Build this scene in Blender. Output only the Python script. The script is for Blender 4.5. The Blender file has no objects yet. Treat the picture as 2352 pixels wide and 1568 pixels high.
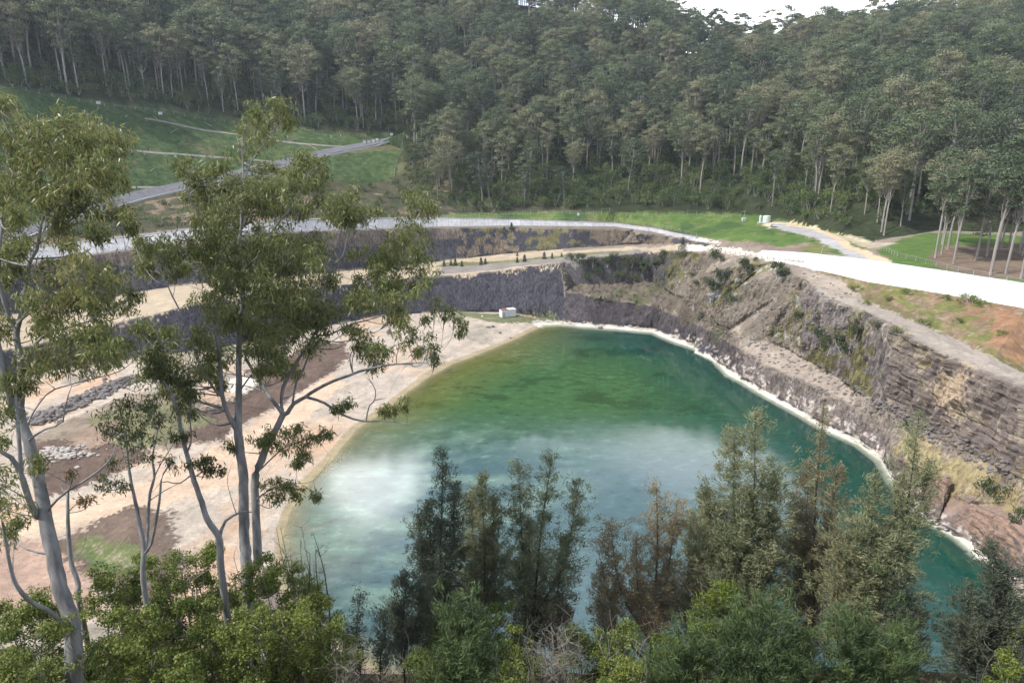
import bpy, math, random
import numpy as np
from mathutils import Vector
from mathutils.geometry import delaunay_2d_cdt
from mathutils.bvhtree import BVHTree

SC = bpy.context.scene
COL = SC.collection
R = math.radians
rng = np.random.default_rng(7)
random.seed(7)

# ------------------------------------------------------------------ camera
PITCH = R(16.0)
CAM = np.array([0.0, 0.0, 70.0])
cam = bpy.data.cameras.new('camera')
cam.sensor_width = 36.0
cam.lens = 24.0
cam.clip_start = 0.5
cam.clip_end = 6000.0
camo = bpy.data.objects.new('camera', cam)
camo.location = CAM
camo.rotation_euler = (R(90) - PITCH, 0, 0)
COL.objects.link(camo)
SC.camera = camo

# ------------------------------------------------------------------ sky
SUN_EL, SUN_AZ = 52.0, -104.0          # azimuth from +Y (view direction), negative = left
W = bpy.data.worlds.new('World')
SC.world = W
W.use_nodes = True
nt = W.node_tree
for n in list(nt.nodes):
    nt.nodes.remove(n)

def nd(tree, kind, **kw):
    n = tree.nodes.new(kind)
    for k, v in kw.items():
        if k.startswith('i_'):
            n.inputs[k[2:].replace('_', ' ')].default_value = v
        else:
            setattr(n, k, v)
    return n

def math_n(tree, op, a, b=None, c=None, clamp=False):
    n = tree.nodes.new('ShaderNodeMath')
    n.operation = op
    n.use_clamp = clamp
    for i, v in enumerate((a, b, c)):
        if v is None:
            continue
        if isinstance(v, (int, float)):
            n.inputs[i].default_value = v
        else:
            tree.links.new(v, n.inputs[i])
    return n.outputs[0]

def ramp(tree, fac, stops):
    n = tree.nodes.new('ShaderNodeValToRGB')
    el = n.color_ramp.elements
    while len(el) < len(stops):
        el.new(0.5)
    for e, (p, c) in zip(el, stops):
        e.position = p
        e.color = (*c, 1) if not isinstance(c, (int, float)) else (c, c, c, 1)
    tree.links.new(fac, n.inputs[0])
    return n.outputs[0]

def mixc(tree, fac, a, b, blend='MIX'):
    n = tree.nodes.new('ShaderNodeMix')
    n.data_type = 'RGBA'
    n.blend_type = blend
    for s, v in ((n.inputs[0], fac), (n.inputs[6], a), (n.inputs[7], b)):
        if isinstance(v, (int, float)):
            s.default_value = v
        elif isinstance(v, tuple):
            s.default_value = (*v, 1)
        else:
            tree.links.new(v, s)
    return n.outputs[2]

sky = nd(nt, 'ShaderNodeTexSky', sky_type='NISHITA', sun_disc=False, sun_elevation=R(SUN_EL),
         sun_rotation=R(SUN_AZ), altitude=100.0, air_density=1.0, dust_density=1.5, ozone_density=1.0)
tc = nd(nt, 'ShaderNodeTexCoord')
sep = nd(nt, 'ShaderNodeSeparateXYZ')
nt.links.new(tc.outputs['Generated'], sep.inputs[0])
zz = math_n(nt, 'ADD', math_n(nt, 'MAXIMUM', sep.outputs[2], 0.0), 0.22)
cx = math_n(nt, 'DIVIDE', sep.outputs[0], zz)
cy = math_n(nt, 'DIVIDE', sep.outputs[1], zz)
comb = nd(nt, 'ShaderNodeCombineXYZ')
nt.links.new(cx, comb.inputs[0])
nt.links.new(cy, comb.inputs[1])
cn = nd(nt, 'ShaderNodeTexNoise', noise_dimensions='3D', i_Scale=1.7, i_Detail=6.0, i_Roughness=0.55, i_Distortion=0.3)
nt.links.new(comb.outputs[0], cn.inputs['Vector'])
# a bank of brighter cloud, low over the hill to the left of the view
def blob(az, el, wid):
    d = (math.sin(R(az)) * math.cos(R(el)), math.cos(R(az)) * math.cos(R(el)), math.sin(R(el)))
    vd = nd(nt, 'ShaderNodeVectorMath', operation='DOT_PRODUCT')
    nt.links.new(tc.outputs['Generated'], vd.inputs[0])
    vd.inputs[1].default_value = d
    c = math.cos(R(wid))
    return math_n(nt, 'DIVIDE', math_n(nt, 'SUBTRACT', vd.outputs['Value'], c), 1 - c, clamp=True)
b1 = math_n(nt, 'MULTIPLY', blob(-12.6, 26.0, 5.2), .80)
b2 = math_n(nt, 'MULTIPLY', blob(16, 25, 16), 0.06)
b3 = math_n(nt, 'MULTIPLY', blob(20, 10, 20), 0.5)
b4 = math_n(nt, 'MULTIPLY', blob(-4, 32, 9), -0.06)
cf = math_n(nt, 'ADD', math_n(nt, 'ADD', math_n(nt, 'ADD', cn.outputs[0], b1), math_n(nt, 'ADD', b2, b3)), b4)
hi_ = math_n(nt, 'DIVIDE', math_n(nt, 'SUBTRACT', sep.outputs[2], .68), .25, clamp=True)
cf = math_n(nt, 'SUBTRACT', cf, math_n(nt, 'MULTIPLY', hi_, .24))
cmask = ramp(nt, cf, [(0.38, 0.0), (0.62, 0.75), (0.85, 1.0)])
cbri = ramp(nt, cf, [(0.34, (17.0, 20.5, 25.5)), (0.58, (28.0, 30.0, 33.0)), (0.80, (34.0, 35.0, 36.5)), (1.0, (66.0, 66.5, 68.0))])
skc = mixc(nt, cmask, sky.outputs[0], cbri)
bg = nd(nt, 'ShaderNodeBackground', i_Strength=0.10)
nt.links.new(skc, bg.inputs[0])
wo = nd(nt, 'ShaderNodeOutputWorld')
nt.links.new(bg.outputs[0], wo.inputs[0])

# ------------------------------------------------------------------ sun
sl = bpy.data.lights.new('sun', 'SUN')
sl.energy = 4.9
sl.angle = R(2.0)
sl.color = (1.0, 0.95, 0.88)
so = bpy.data.objects.new('sun', sl)
sd = Vector((math.sin(R(SUN_AZ)) * math.cos(R(SUN_EL)), math.cos(R(SUN_AZ)) * math.cos(R(SUN_EL)), math.sin(R(SUN_EL))))
so.rotation_euler = (-sd).to_track_quat('-Z', 'Y').to_euler()
so.location = (-100, 100, 300)
COL.objects.link(so)
SC.view_settings.view_transform = 'Standard'
SC.view_settings.look = 'None'
SC.view_settings.gamma = 1.0
SC.view_settings.exposure = 0.16

# ------------------------------------------------------------------ picture <-> world (coordinates of a 2352 x 1568 picture)
F = 1568.0
CP, SP = math.cos(PITCH), math.sin(PITCH)

def ray(px, py):
    dx, dy = (px - 1176) / F, (784 - py) / F
    return np.array([dx, CP + dy * SP, -SP + dy * CP])

def Pz(px, py, z):
    d = ray(px, py)
    return CAM + d * ((z - CAM[2]) / d[2])

def Pt(px, py, t):
    return CAM + ray(px, py) * t

# ------------------------------------------------------------------ value noise
_perm = np.random.default_rng(3).random((32, 32, 32))

def noise3(p, scale=1.0, octaves=3, rough=0.5):
    p = np.asarray(p, float) * scale
    out = np.zeros(len(p)); a = 1.0; tot = 0.0
    for o in range(octaves):
        i = np.floor(p).astype(int); f = p - i
        f = f * f * (3 - 2 * f)
        v = 0
        for dx in (0, 1):
            for dy in (0, 1):
                for dz in (0, 1):
                    w = (f[:, 0] if dx else 1 - f[:, 0]) * (f[:, 1] if dy else 1 - f[:, 1]) * (f[:, 2] if dz else 1 - f[:, 2])
                    v = v + w * _perm[(i[:, 0] + dx) % 32, (i[:, 1] + dy) % 32, (i[:, 2] + dz) % 32]
        out += a * (v * 2 - 1); tot += a
        a *= rough; p = p * 2.03 + 11.7
    return out / tot

# ------------------------------------------------------------------ break lines of the pit
def interp(chain, px, col):
    xs = [c[0] for c in chain]
    return float(np.interp(px, xs, [c[col] for c in chain]))

def chain(rows, ref=None):
    """rows: (px, py, mode, value) -> list of (px, py, t, z)"""
    out = []
    for px, py, mode, v in rows:
        d = ray(px, py)
        if mode == 'z':
            t = (v - CAM[2]) / d[2]
        elif mode == 't':
            t = v
        elif mode == 'dt':
            t = interp(ref, px, 2) + v
        elif mode == 'dz':
            t = (interp(ref, px, 3) + v - CAM[2]) / d[2]
        out.append((px, py, t, CAM[2] + d[2] * t))
    return out

def world(ch):
    return [Pt(px, py, t) for px, py, t, z in ch]

def zr(pts, z): return [(x, y, 'z', z) for x, y in pts]
def dt(pts, v): return [(x, y, 'dt', v) for x, y in pts]
def dz(pts, v): return [(x, y, 'dz', v) for x, y in pts]

shore_px = [(650, 1230), (665, 1180), (690, 1135), (720, 1098), (760, 1058), (790, 1020), (820, 985), (880, 945), (930, 905), (980, 868),
            (1040, 835), (1120, 805), (1190, 775), (1250, 745), (1290, 743), (1330, 748), (1420, 755), (1500, 762), (1540, 780),
            (1600, 800), (1635, 817), (1650, 835), (1672, 858), (1700, 872), (1740, 897), (1800, 930), (1850, 957), (1900, 987),
            (1980, 1022), (2030, 1060), (2060, 1112), (2110, 1165), (2150, 1208), (2235, 1248), (2300, 1300)]
shore = [Pz(x, y, 0) for x, y in shore_px]
near_shore = [(88, 98), (84, 86), (72, 77), (55, 72), (30, 71), (5, 73), (-16, 77), (-30, 86), (-39, 99)]
shore += [np.array([x, y, 0.0]) for x, y in near_shore]
shore_xy = np.array([p[:2] for p in shore])

B0 = chain([(-60, 900, 'z', 5), (60, 865, 'z', 5), (200, 835, 'z', 4.5), (350, 818, 'z', 4), (495, 800, 'z', 3.5), (640, 775, 'z', 3),
            (760, 745, 'z', 3), (900, 722, 'z', 2.5), (1040, 716, 'z', 2.5), (1150, 716, 'z', 2.5), (1240, 729, 'z', 1.6), (1300, 738, 'z', 1),
            (1400, 744, 'z', .9), (1500, 753, 'z', .9), (1560, 773, 'z', .9), (1620, 803, 'z', .9), (1650, 826, 'z', .9), (1700, 862, 'z', .9),
            (1760, 895, 'z', .9), (1850, 945, 'z', .9), (1900, 974, 'z', .9), (1980, 1010, 'z', .9), (2034, 1048, 'z', .9), (2064, 1098, 'z', .9),
            (2114, 1152, 'z', .9), (2155, 1198, 'z', .9), (2240, 1240, 'z', .9), (2360, 1330, 'z', 1.5)])
C1 = chain(dt([(-60, 815), (60, 795), (180, 770), (280, 738), (420, 704), (560, 682), (700, 664), (850, 648), (1000, 634), (1080, 628), (1150, 621),
               (1220, 611), (1285, 603)], 3.5), B0)
E1 = chain(dt([(1300, 668), (1400, 688), (1480, 697), (1560, 727), (1640, 767), (1680, 792), (1760, 838), (1880, 890), (1960, 935), (2030, 985),
               (2075, 1045), (2120, 1112), (2235, 1160), (2360, 1215)], 3.0), B0)
I1 = chain([(1292, 655, 'z', 13.0), (1400, 655, 'z', 12.2), (1500, 650, 'z', 12), (1560, 685, 'z', 12), (1640, 735, 'z', 11.5), (1700, 770, 'z', 11),
            (1800, 797, 'z', 10.2), (1860, 830, 'z', 9.8), (1950, 880, 'z', 9.6), (2050, 945, 'z', 10.5), (2150, 1002, 'z', 11.5), (2250, 1050, 'z', 12),
            (2360, 1105, 'z', 12.5)])
E2 = chain([(1296, 601, 'dt', 4), (1400, 588, 'dt', 4), (1500, 577, 'dt', 6), (1560, 577, 'z', 27.5), (1650, 583, 'z', 29.5), (1750, 597, 'z', 31),
            (1850, 640, 'z', 30.3), (1900, 682, 'dt', 4), (2000, 722, 'dt', 4), (2100, 770, 'dt', 4), (2200, 828, 'dt', 4), (2360, 892, 'dt', 4)], I1)
CE = C1 + E2
R1 = chain(dz([(-60, 730), (60, 716), (180, 698), (300, 672), (440, 652), (560, 644), (700, 630), (850, 617), (1000, 601), (1150, 584), (1300, 571),
               (1450, 561), (1560, 560), (1650, 567), (1750, 582)], .5), CE)
T2 = chain(dt([(-60, 626), (60, 607), (344, 568), (460, 552), (600, 538), (753, 531), (1000, 524), (1176, 522), (1300, 523), (1411, 526), (1520, 541),
               (1600, 556)], 3.5), R1)
WL0 = chain([(-60, 620, 'dz', .2), (60, 603, 'dz', .2), (344, 564, 'dz', .2), (460, 548, 'dz', .2), (600, 535, 'dz', .2), (753, 528, 'dz', .2), (1000, 520, 'dz', .3),
             (1176, 518, 'dz', .3), (1300, 519, 'dz', .3), (1411, 520, 'dz', .3), (1500, 532, 'dz', .3), (1600, 552, 'dz', .3)], T2)
WL1 = chain(dt([(-60, 590), (60, 572), (344, 540), (460, 524), (600, 511), (753, 504), (1000, 502), (1176, 506), (1300, 510), (1411, 514), (1500, 526),
                (1600, 547)], 3.0), WL0)
KP = chain(dz([(-60, 583), (60, 566), (344, 535), (460, 520), (600, 507), (753, 500.5), (1000, 498.5), (1176, 503), (1300, 507), (1411, 510), (1500, 520),
               (1600, 541)], 0.05), WL1)
I2 = chain([(1880, 640, 'z', 31), (1950, 674, 'dz', .4), (2050, 719, 'dz', .4), (2150, 758, 'dz', .4), (2250, 804, 'dz', .4), (2360, 858, 'dz', .4)], E2)
W0 = chain([(1750, 589, 'z', 31.4), (1850, 613, 'z', 32), (2000, 647, 'z', 32.5), (2150, 671, 'z', 33), (2360, 708, 'z', 33.5)])
W1 = chain(dt([(1750, 577), (1850, 583), (2000, 601), (2150, 623), (2360, 656)], 4.0), W0)
BT = chain([(1640, 550, 'z', 31.8), (1750, 562, 'z', 33.6), (1850, 572, 'z', 34.5), (1930, 584, 'z', 36)])
DR = chain([(-60, 575, 't', 268), (60, 540, 't', 280), (250, 472, 't', 320), (440, 427, 't', 350), (640, 377, 't', 385), (760, 347, 't', 405), (930, 316, 't', 428)])
FT = chain([(-100, 185, 't', 320), (20, 200, 't', 330), (240, 240, 't', 365), (460, 262, 't', 400), (640, 290, 't', 415), (850, 312, 't', 428), (945, 316, 't', 432),
            (925, 360, 't', 405), (905, 415, 't', 380), (960, 460, 't', 362), (1050, 490, 't', 350), (1300, 486, 't', 352), (1500, 490, 't', 346), (1700, 493, 't', 332),
            (1775, 503, 't', 312), (1900, 530, 't', 275), (1990, 560, 't', 245), (2060, 545, 't', 245), (2150, 530, 't', 250), (2360, 535, 't', 250)])
LINES = [world(c) for c in (B0, C1, E1, I1, E2, R1, T2, WL0, WL1, KP, I2, W0, W1, BT, DR, FT)]
FREE = [Pz(*q) for q in [(1600, 650, 20), (1680, 685, 20), (1640, 622, 26.5), (1780, 690, 22), (1740, 640, 27.5), (1990, 588, 37.5), (2100, 588, 38), (2250, 600, 38.5), (2360, 620, 39),
        (300, 1150, 4), (0, 1150, 5), (100, 1000, 6), (300, 1000, 5.0), (350, 945, 8.0), (420, 930, 7.0), (500, 950, 4), (700, 850, 3), (900, 780, 2.4), (-120, 1300, 6),
        (300, 1300, 4), (520, 1050, 2.6), (600, 1020, 2.2), (800, 880, 2.0), (1000, 780, 2.2), (1150, 745, 1.8), (-100, 1450, 7),
        (1600, 515, 33.8), (1750, 530, 37), (1870, 545, 37.2), (560, 470, 43), (760, 430, 48), (900, 440, 45), (700, 470, 42), (300, 520, 38), (450, 480, 42),
        (2250, 1110, 9), (2180, 1090, 8.5), (2330, 1160, 8)]]
# hill behind: columns of (X/Y, [(Y, z) ...])
HILL = [(-1.1, [(330, 100), (450, 150), (600, 220), (800, 260), (1100, 240)]),
        (-.70, [(375, 108), (450, 150), (600, 225), (800, 260), (1100, 240)]),
        (-.43, [(440, 97), (520, 140), (650, 205), (850, 230), (1100, 220)]),
        (-.20, [(462, 85), (530, 116), (650, 198), (800, 220), (1100, 210)]),
        (-.10, [(385, 50), (470, 88), (540, 126), (650, 198), (800, 212), (1100, 190)]),
        (.10, [(375, 44), (450, 80), (560, 136), (650, 182), (740, 190), (1100, 160)]),
        (.22, [(365, 44), (450, 80), (560, 134), (610, 158), (700, 160), (1100, 120)]),
        (.28, [(355, 44), (450, 84), (560, 129), (620, 124), (800, 100), (1100, 90)]),
        (.40, [(320, 44), (400, 78), (560, 132), (640, 130), (800, 110), (1100, 90)]),
        (.52, [(262, 44), (320, 62), (420, 98), (560, 143), (640, 146), (800, 120), (1100, 100)]),
        (.70, [(275, 46), (330, 66), (420, 104), (560, 147), (640, 155), (800, 120), (1100, 100)]),
        (1.1, [(275, 50), (420, 104), (640, 165), (800, 140), (1100, 110)])]

def hill_z(s, y):
    k = [c[0] for c in HILL]
    j = min(max(int(np.searchsorted(k, s)), 1), len(k) - 1)
    a, b = HILL[j - 1], HILL[j]
    f = min(max((s - a[0]) / (b[0] - a[0]), 0), 1)
    za = np.interp(y, [q[0] for q in a[1]], [q[1] for q in a[1]])
    zb = np.interp(y, [q[0] for q in b[1]], [q[1] for q in b[1]])
    ya, yb = a[1][0][0], b[1][0][0]
    return za * (1 - f) + zb * f, ya * (1 - f) + yb * f
for s in np.arange(-1.1, 1.101, 0.05):
    _, y0 = hill_z(s, 400)
    y = y0 + 8
    while y < 1101:
        FREE.append(np.array([s * y, y, hill_z(s, y)[0]]))
        y += 26 if y < 720 else 90
# the viewer's own hill
fgY = [-60, -25, -6, 0, 4, 9, 15, 25, 38, 46, 58, 68]
fgZ = [86, 74, 69.2, 68.1, 62, 54, 47, 40.5, 35.8, 27.5, 11, 2.5]
for X in range(-130, 131, 10):
    for y, z in zip(fgY, fgZ):
        if X > 62 and y > 45: continue
        zz_ = z + (4 if (X < -38 and y > 60) else 0)
        FREE.append(np.array([X, y, zz_]))
for q in [(102, 100, 12), (102, 84, 15), (96, 70, 17), (82, 60, 19), (74, 52, 26), (116, 118, 15), (132, 120, 30), (132, 95, 34), (125, 70, 36), (120, 50, 36),
          (150, 150, 36), (175, 175, 40), (220, 220, 48), (220, 100, 60), (260, 20, 80), (-130, 75, 14), (-120, 90, 8), (-160, 150, 10), (-200, 120, 25), (-200, 60, 50), (-260, 220, 45),
          (-230, 330, 70), (-400, 250, 100), (300, 300, 60), (-500, 0, 120), (500, 0, 120), (-500, -200, 120), (500, -200, 120), (0, -200, 110), (-1200, 1100, 200), (1200, 1100, 100)]:
    FREE.append(np.array(q, float))

def resample(pts, step, closed=False):
    out = []
    n = len(pts)
    for i in range(n if closed else n - 1):
        a, b = pts[i], pts[(i + 1) % n]
        k = max(1, int(np.linalg.norm(b - a) // step))
        for j in range(k):
            out.append(a + (b - a) * j / k)
    if not closed: out.append(pts[-1])
    return out

V3, EDG = [], []
def add_line(pts, closed=False, step=5.0):
    r = resample(pts, step, closed)
    s = len(V3)
    V3.extend(r)
    for i in range(len(r) - 1): EDG.append((s + i, s + i + 1))
    if closed: EDG.append((s + len(r) - 1, s))
add_line(shore, True)
cen = np.array([20.0, 165.0])
def shrink(f, z, pts=shore):
    return [np.array([*(cen + (p[:2] - cen) * f), z]) for p in pts]
add_line(shrink(.93, -1.2), True, 8)
add_line(shrink(.72, -5.0), True, 12)
add_line(shrink(.4, -9.0), True, 15)
for l in LINES: add_line(l)
V3.extend(FREE)
V3 = np.array(V3)
ov, oe, of, vmap, _, _ = delaunay_2d_cdt([Vector((p[0], p[1])) for p in V3], EDG, [], 0, 1e-4)
TV = np.zeros((len(ov), 3))
for i, v in enumerate(ov):
    TV[i, :2] = v
    if len(vmap[i]):
        TV[i, 2] = V3[vmap[i][0], 2]
    else:
        d2 = ((V3[:, :2] - TV[i, :2]) ** 2).sum(1)
        j = np.argsort(d2)[:2]
        w = 1 / (np.sqrt(d2[j]) + .01)
        TV[i, 2] = (V3[j, 2] * w).sum() / w.sum()
TF = np.array([list(f) for f in of if len(f) == 3])
base_bvh = BVHTree.FromPolygons([Vector(v) for v in TV], [tuple(int(q) for q in f) for f in TF])

def hit(px, py):
    """the ground under a point of the picture, in world metres"""
    d = Vector(ray(px, py)).normalized()
    loc, *_ = base_bvh.ray_cast(Vector(CAM) + d * 30, d)
    return np.array(loc) if loc else np.array(Pz(px, py, 5))

def ground_z(x, y, bvh=None):
    loc, *_ = (bvh or base_bvh).ray_cast(Vector((x, y, 500)), Vector((0, 0, -1)))
    return loc.z if loc else 0.0

# ------------------------------------------------------------------ refine
def inside(poly, x, y):
    poly = np.asarray(poly)[:, :2] if not isinstance(poly, list) else np.array([q[:2] for q in poly])
    res = np.zeros(len(x), bool)
    lo, hi = poly.min(0), poly.max(0)
    bb = np.nonzero((x > lo[0]) & (x < hi[0]) & (y > lo[1]) & (y < hi[1]))[0]
    if len(bb) == 0: return res
    x, y = x[bb], y[bb]
    c = np.zeros(len(x), bool)
    n = len(poly)
    for i in range(n):
        x1, y1 = poly[i][:2]; x2, y2 = poly[(i + 1) % n][:2]
        cond = ((y1 > y) != (y2 > y))
        xi = (x2 - x1) * (y - y1) / ((y2 - y1) if y2 != y1 else 1e-9) + x1
        c ^= cond & (x < xi)
    res[bb] = c
    return res

foot_poly = np.array([p[:2] for p in LINES[-1]] + [(1500, 1200), (-1500, 1200)])
def refine(V, T):
    for it in range(14):
        E = np.concatenate([T[:, [0, 1]], T[:, [1, 2]], T[:, [2, 0]]])
        Es = np.sort(E, 1)
        key = Es[:, 0].astype(np.int64) * len(V) + Es[:, 1]
        uk, inv = np.unique(key, return_inverse=True)
        U = np.stack([uk // len(V), uk % len(V)], 1)
        inv = inv.reshape(3, -1).T
        m = (V[U[:, 0]] + V[U[:, 1]]) / 2
        L = np.linalg.norm(V[U[:, 0]] - V[U[:, 1]], axis=1)
        dist = np.linalg.norm(m - CAM, axis=1)
        lim = np.maximum(0.8, dist * 0.0040)
        lim = np.where((m[:, 1] < 62) & (m[:, 2] > 3), 1.3, lim)
        far = inside(foot_poly, m[:, 0], m[:, 1])
        lim = np.where(far, np.where((m[:, 2] < 46) & (m[:, 1] < 366), 2.0, 8.0), lim)
        lim = np.where((m[:, 2] < -1.5), 3.0, lim)
        s_ = np.abs(m[:, 0]) / np.maximum(m[:, 1], 1)
        lim = np.where((s_ > 1.0) | (m[:, 1] < 12) | (m[:, 1] > 600), 12.0, lim)
        sp = L > lim
        if not sp.any(): break
        mid = np.full(len(U), -1)
        mid[sp] = len(V) + np.arange(sp.sum())
        V = np.concatenate([V, m[sp]])
        M = mid[inv]
        cnt = (M >= 0).sum(1)
        new = [T[cnt == 0]]
        k = cnt == 3
        a, b, c = T[k].T; x, y, z = M[k].T
        new += [np.stack(q, 1) for q in ((a, x, z), (x, b, y), (z, y, c), (x, y, z))]
        for r in range(3):
            T_, M_ = np.roll(T, -r, 1), np.roll(M, -r, 1)
            k = (cnt == 1) & (M_[:, 0] >= 0)
            a, b, c = T_[k].T; x = M_[k, 0]
            new += [np.stack(q, 1) for q in ((a, x, c), (x, b, c))]
            k = (cnt == 2) & (M_[:, 2] < 0)
            a, b, c = T_[k].T; x, y = M_[k, 0], M_[k, 1]
            new += [np.stack(q, 1) for q in ((x, b, y), (a, x, y), (a, y, c))]
        T = np.concatenate(new)
    return V, T
RV, RF = refine(TV, TF)

def vnormals(V, T):
    n = np.cross(V[T[:, 1]] - V[T[:, 0]], V[T[:, 2]] - V[T[:, 0]])
    out = np.zeros_like(V)
    for i in range(3): np.add.at(out, T[:, i], n)
    out /= np.linalg.norm(out, axis=1)[:, None] + 1e-12
    return out
N0 = vnormals(RV, RF)
if N0[:, 2].mean() < 0:
    RF = RF[:, ::-1]; N0 = -N0
steep = np.clip((0.80 - N0[:, 2]) / 0.35, 0, 1)
print('terrain verts', len(RV), 'tris', len(RF))
# ------------------------------------------------------------------ colours of the ground, region by region
X_, Y_, Z_ = RV.T
farm = inside(foot_poly, X_, Y_)
jit = 1.3
jx = X_ + jit * (noise3(RV + 5, .45, 3) + noise3(RV + 15, .13, 2)) + 1.0 * rng.normal(size=len(RV)) * .5; jy = Y_ + jit * (noise3(RV + 55, .45, 3) + noise3(RV + 65, .13, 2)) + rng.normal(size=len(RV)) * .5
nA = noise3(RV, .06, 4); nB = noise3(RV + 9, .35, 3); nC = noise3(RV + 31, 1.1, 2)
colr = np.tile(np.array([.24, .20, .17]), (len(RV), 1))
rough_amp = np.full(len(RV), 0.12)
strata = np.zeros(len(RV))

def poly_px(pts):
    return np.array([hit(x, y)[:2] for x, y in pts])

def paint(mask, c, var=0.12, f=1.0):
    c = np.array(c)
    k = (1 + var * nB[mask] + var * .6 * nC[mask])[:, None]
    colr[mask] = colr[mask] * (1 - f) + c * k * f

def zone(pts, c, var=.12, f=1.0, extra=None):
    m = inside(poly_px(pts), jx, jy)
    if extra is not None: m &= extra
    paint(m, c, var, f)
    return m

def between(a, b, lo=None, hi=None):
    """area between two chains, clipped in picture x"""
    def cut(ch):
        q = [c for c in ch if (lo is None or c[0] >= lo) and (hi is None or c[0] <= hi)]
        for e in (lo, hi):
            if e is not None and ch[0][0] < e < ch[-1][0]:
                q.append((e, interp(ch, e, 1), interp(ch, e, 2), 0))
        return sorted(q)
    A = [Pt(*q[:3])[:2] for q in cut(a)]; B = [Pt(*q[:3])[:2] for q in cut(b)]
    return np.array(A + B[::-1])
def band(a, b, c, lo=None, hi=None, var=.12, f=1.0, extra=None, j=True):
    P_ = between(a, b, lo, hi)
    m = inside(P_, jx if j else X_, jy if j else Y_)
    if extra is not None: m &= extra
    paint(m, c, var, f)
    return m

SAND, CREAM, ROCK, DARK = (.455, .385, .325), (.43, .35, .26), (.235, .20, .185), (.066, .064, .078)
MULCH, GRASS, LAWN, DRY, ORANGE, PATH = (.135, .095, .078), (.058, .088, .036), (.090, .145, .040), (.26, .22, .11), (.36, .19, .095), (.33, .275, .235)
GREY = (.25, .23, .22)
# forest floor and hill
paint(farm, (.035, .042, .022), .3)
fgm = (Y_ < 70) & (np.abs(X_) < 140) & (Z_ > 3)
paint(fgm, (.10, .075, .045), .3)
# far left slope
slope_l = inside(np.array([Pt(*q[:3])[:2] for q in DR] + [Pt(*q[:3])[:2] for q in FT[:8]][::-1]), jx, jy)
slope_l |= inside(poly_px([(700, 360), (930, 320), (905, 415), (860, 420), (740, 405)]), jx, jy)
paint(slope_l, GRASS, .35)
paint(slope_l & (nA > .12), (.080, .105, .045), .3)
paint(slope_l & (noise3(RV + 77, .09, 4) + .3 * nB > .40), (.12, .105, .06), .3, .7)
m = inside(np.concatenate([between(KP, DR)[:]]), jx, jy) & ~slope_l
paint(m, (.075, .072, .045), .4)
paint(m & (nA > .2), (.20, .15, .11), .3)
# lawn behind the rim
lawn = inside(np.array([Pt(*q[:3])[:2] for q in KP if q[0] >= 1000] + [Pt(*q[:3])[:2] for q in BT] + [hit(1990, 596)[:2]] + [Pt(*q[:3])[:2] for q in FT[10:17]][::-1]), X_, Y_)
paint(lawn, LAWN, .22)
paint(lawn & (nA + .4 * nB > .15), (.13, .175, .055), .2)
paint(lawn & (nB - nA > .45), (.14, .14, .07), .2)
paint(lawn & (nA < -.30), (.06, .105, .035), .2)
lawn2 = inside(poly_px([(2010, 575), (2060, 612), (2352, 650), (2400, 640), (2400, 540), (2120, 535), (2060, 552)]), jx, jy)
paint(lawn2, LAWN, .2)
zone([(2140, 585), (2170, 565), (2400, 560), (2400, 648), (2250, 634), (2150, 612)], (.17, .125, .095), .3)
# cliffs
pit = inside(np.array([Pt(*q[:3])[:2] for q in B0] + [Pt(*q[:3])[:2] for q in W0][::-1] + [Pt(*q[:3])[:2] for q in WL0][::-1]), X_, Y_)
band(B0, C1, DARK, var=.25, j=False)
band(C1, R1, CREAM, hi=1290, var=.10)
band(R1, T2, DARK, var=.3, j=False)
m = inside(between(R1, T2, 1050, 1600), jx, jy); paint(m & (nB + nA > -.1), (.17, .135, .105), .3); paint(m & (nB - nA > .3), (.13, .12, .06), .3)
m = inside(between(R1, T2, -60, 1050), jx, jy); paint(m & (Z_ > np.interp(X_, [-160, 60], [26, 27.5])), (.14, .115, .10), .25)
band(T2, WL0, (.2, .17, .14))
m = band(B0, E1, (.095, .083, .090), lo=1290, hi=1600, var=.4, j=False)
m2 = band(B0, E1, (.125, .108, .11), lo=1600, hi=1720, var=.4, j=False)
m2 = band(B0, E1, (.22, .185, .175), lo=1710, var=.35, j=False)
m3 = band(E1, I1, PATH, lo=1660, var=.18)
m3 = band(E1, I1, (.135, .112, .09), lo=1290, hi=1680, var=.4)
paint(m3 & (nA + nB > .25), (.10, .105, .055), .3)
m4 = band(I1, E2, (.105, .098, .102), lo=1290, hi=1560, var=.3, j=False)
m5 = band(I1, E2, (.24, .20, .165), lo=1540, hi=1900, var=.3)
m6 = band(I1, E2, (.225, .195, .19), lo=1850, var=.3, j=False)
paint(m6 & (nA * .8 + nB * .6 > .22), (.16, .145, .075), .3)
paint(m6 & (nB - nA * .5 > .42), (.36, .32, .27), .2)
paint(inside(between(I1, E2, 1540, 2000), jx, jy) & (nA * .7 + nB * .5 > .12), (.17, .155, .075), .3)
paint(inside(between(I1, E2, 1540, 1960), jx, jy) & (nB > .38), (.34, .32, .32), .2)
paint(inside(between(I1, E2, 1290, 1560), jx, jy) & (nA * .5 + nB > .25), (.10, .10, .055), .3)
slopeR = band(I2, W0, (.225, .165, .105), lo=1880, var=.35)
paint(slopeR & (X_ > 108) & (nA + .8 * nB > .05), (.24, .145, .09), .4)
paint(slopeR & (nB * .8 - nA > .12), (.15, .15, .05), .3)
paint(slopeR & (nC > .35), (.24, .19, .16), .3)
paint(slopeR & (X_ < 100), (.17, .14, .075), .3)
band(E2, I2, (.33, .285, .25), lo=1850, var=.15)
slope_up = slopeR & (nA * .7 + nB > .30)
paint(slope_up, (.13, .135, .05), .35)
zone([(1840, 618), (1930, 640), (1990, 680), (1900, 675), (1850, 650)], PATH)
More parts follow.
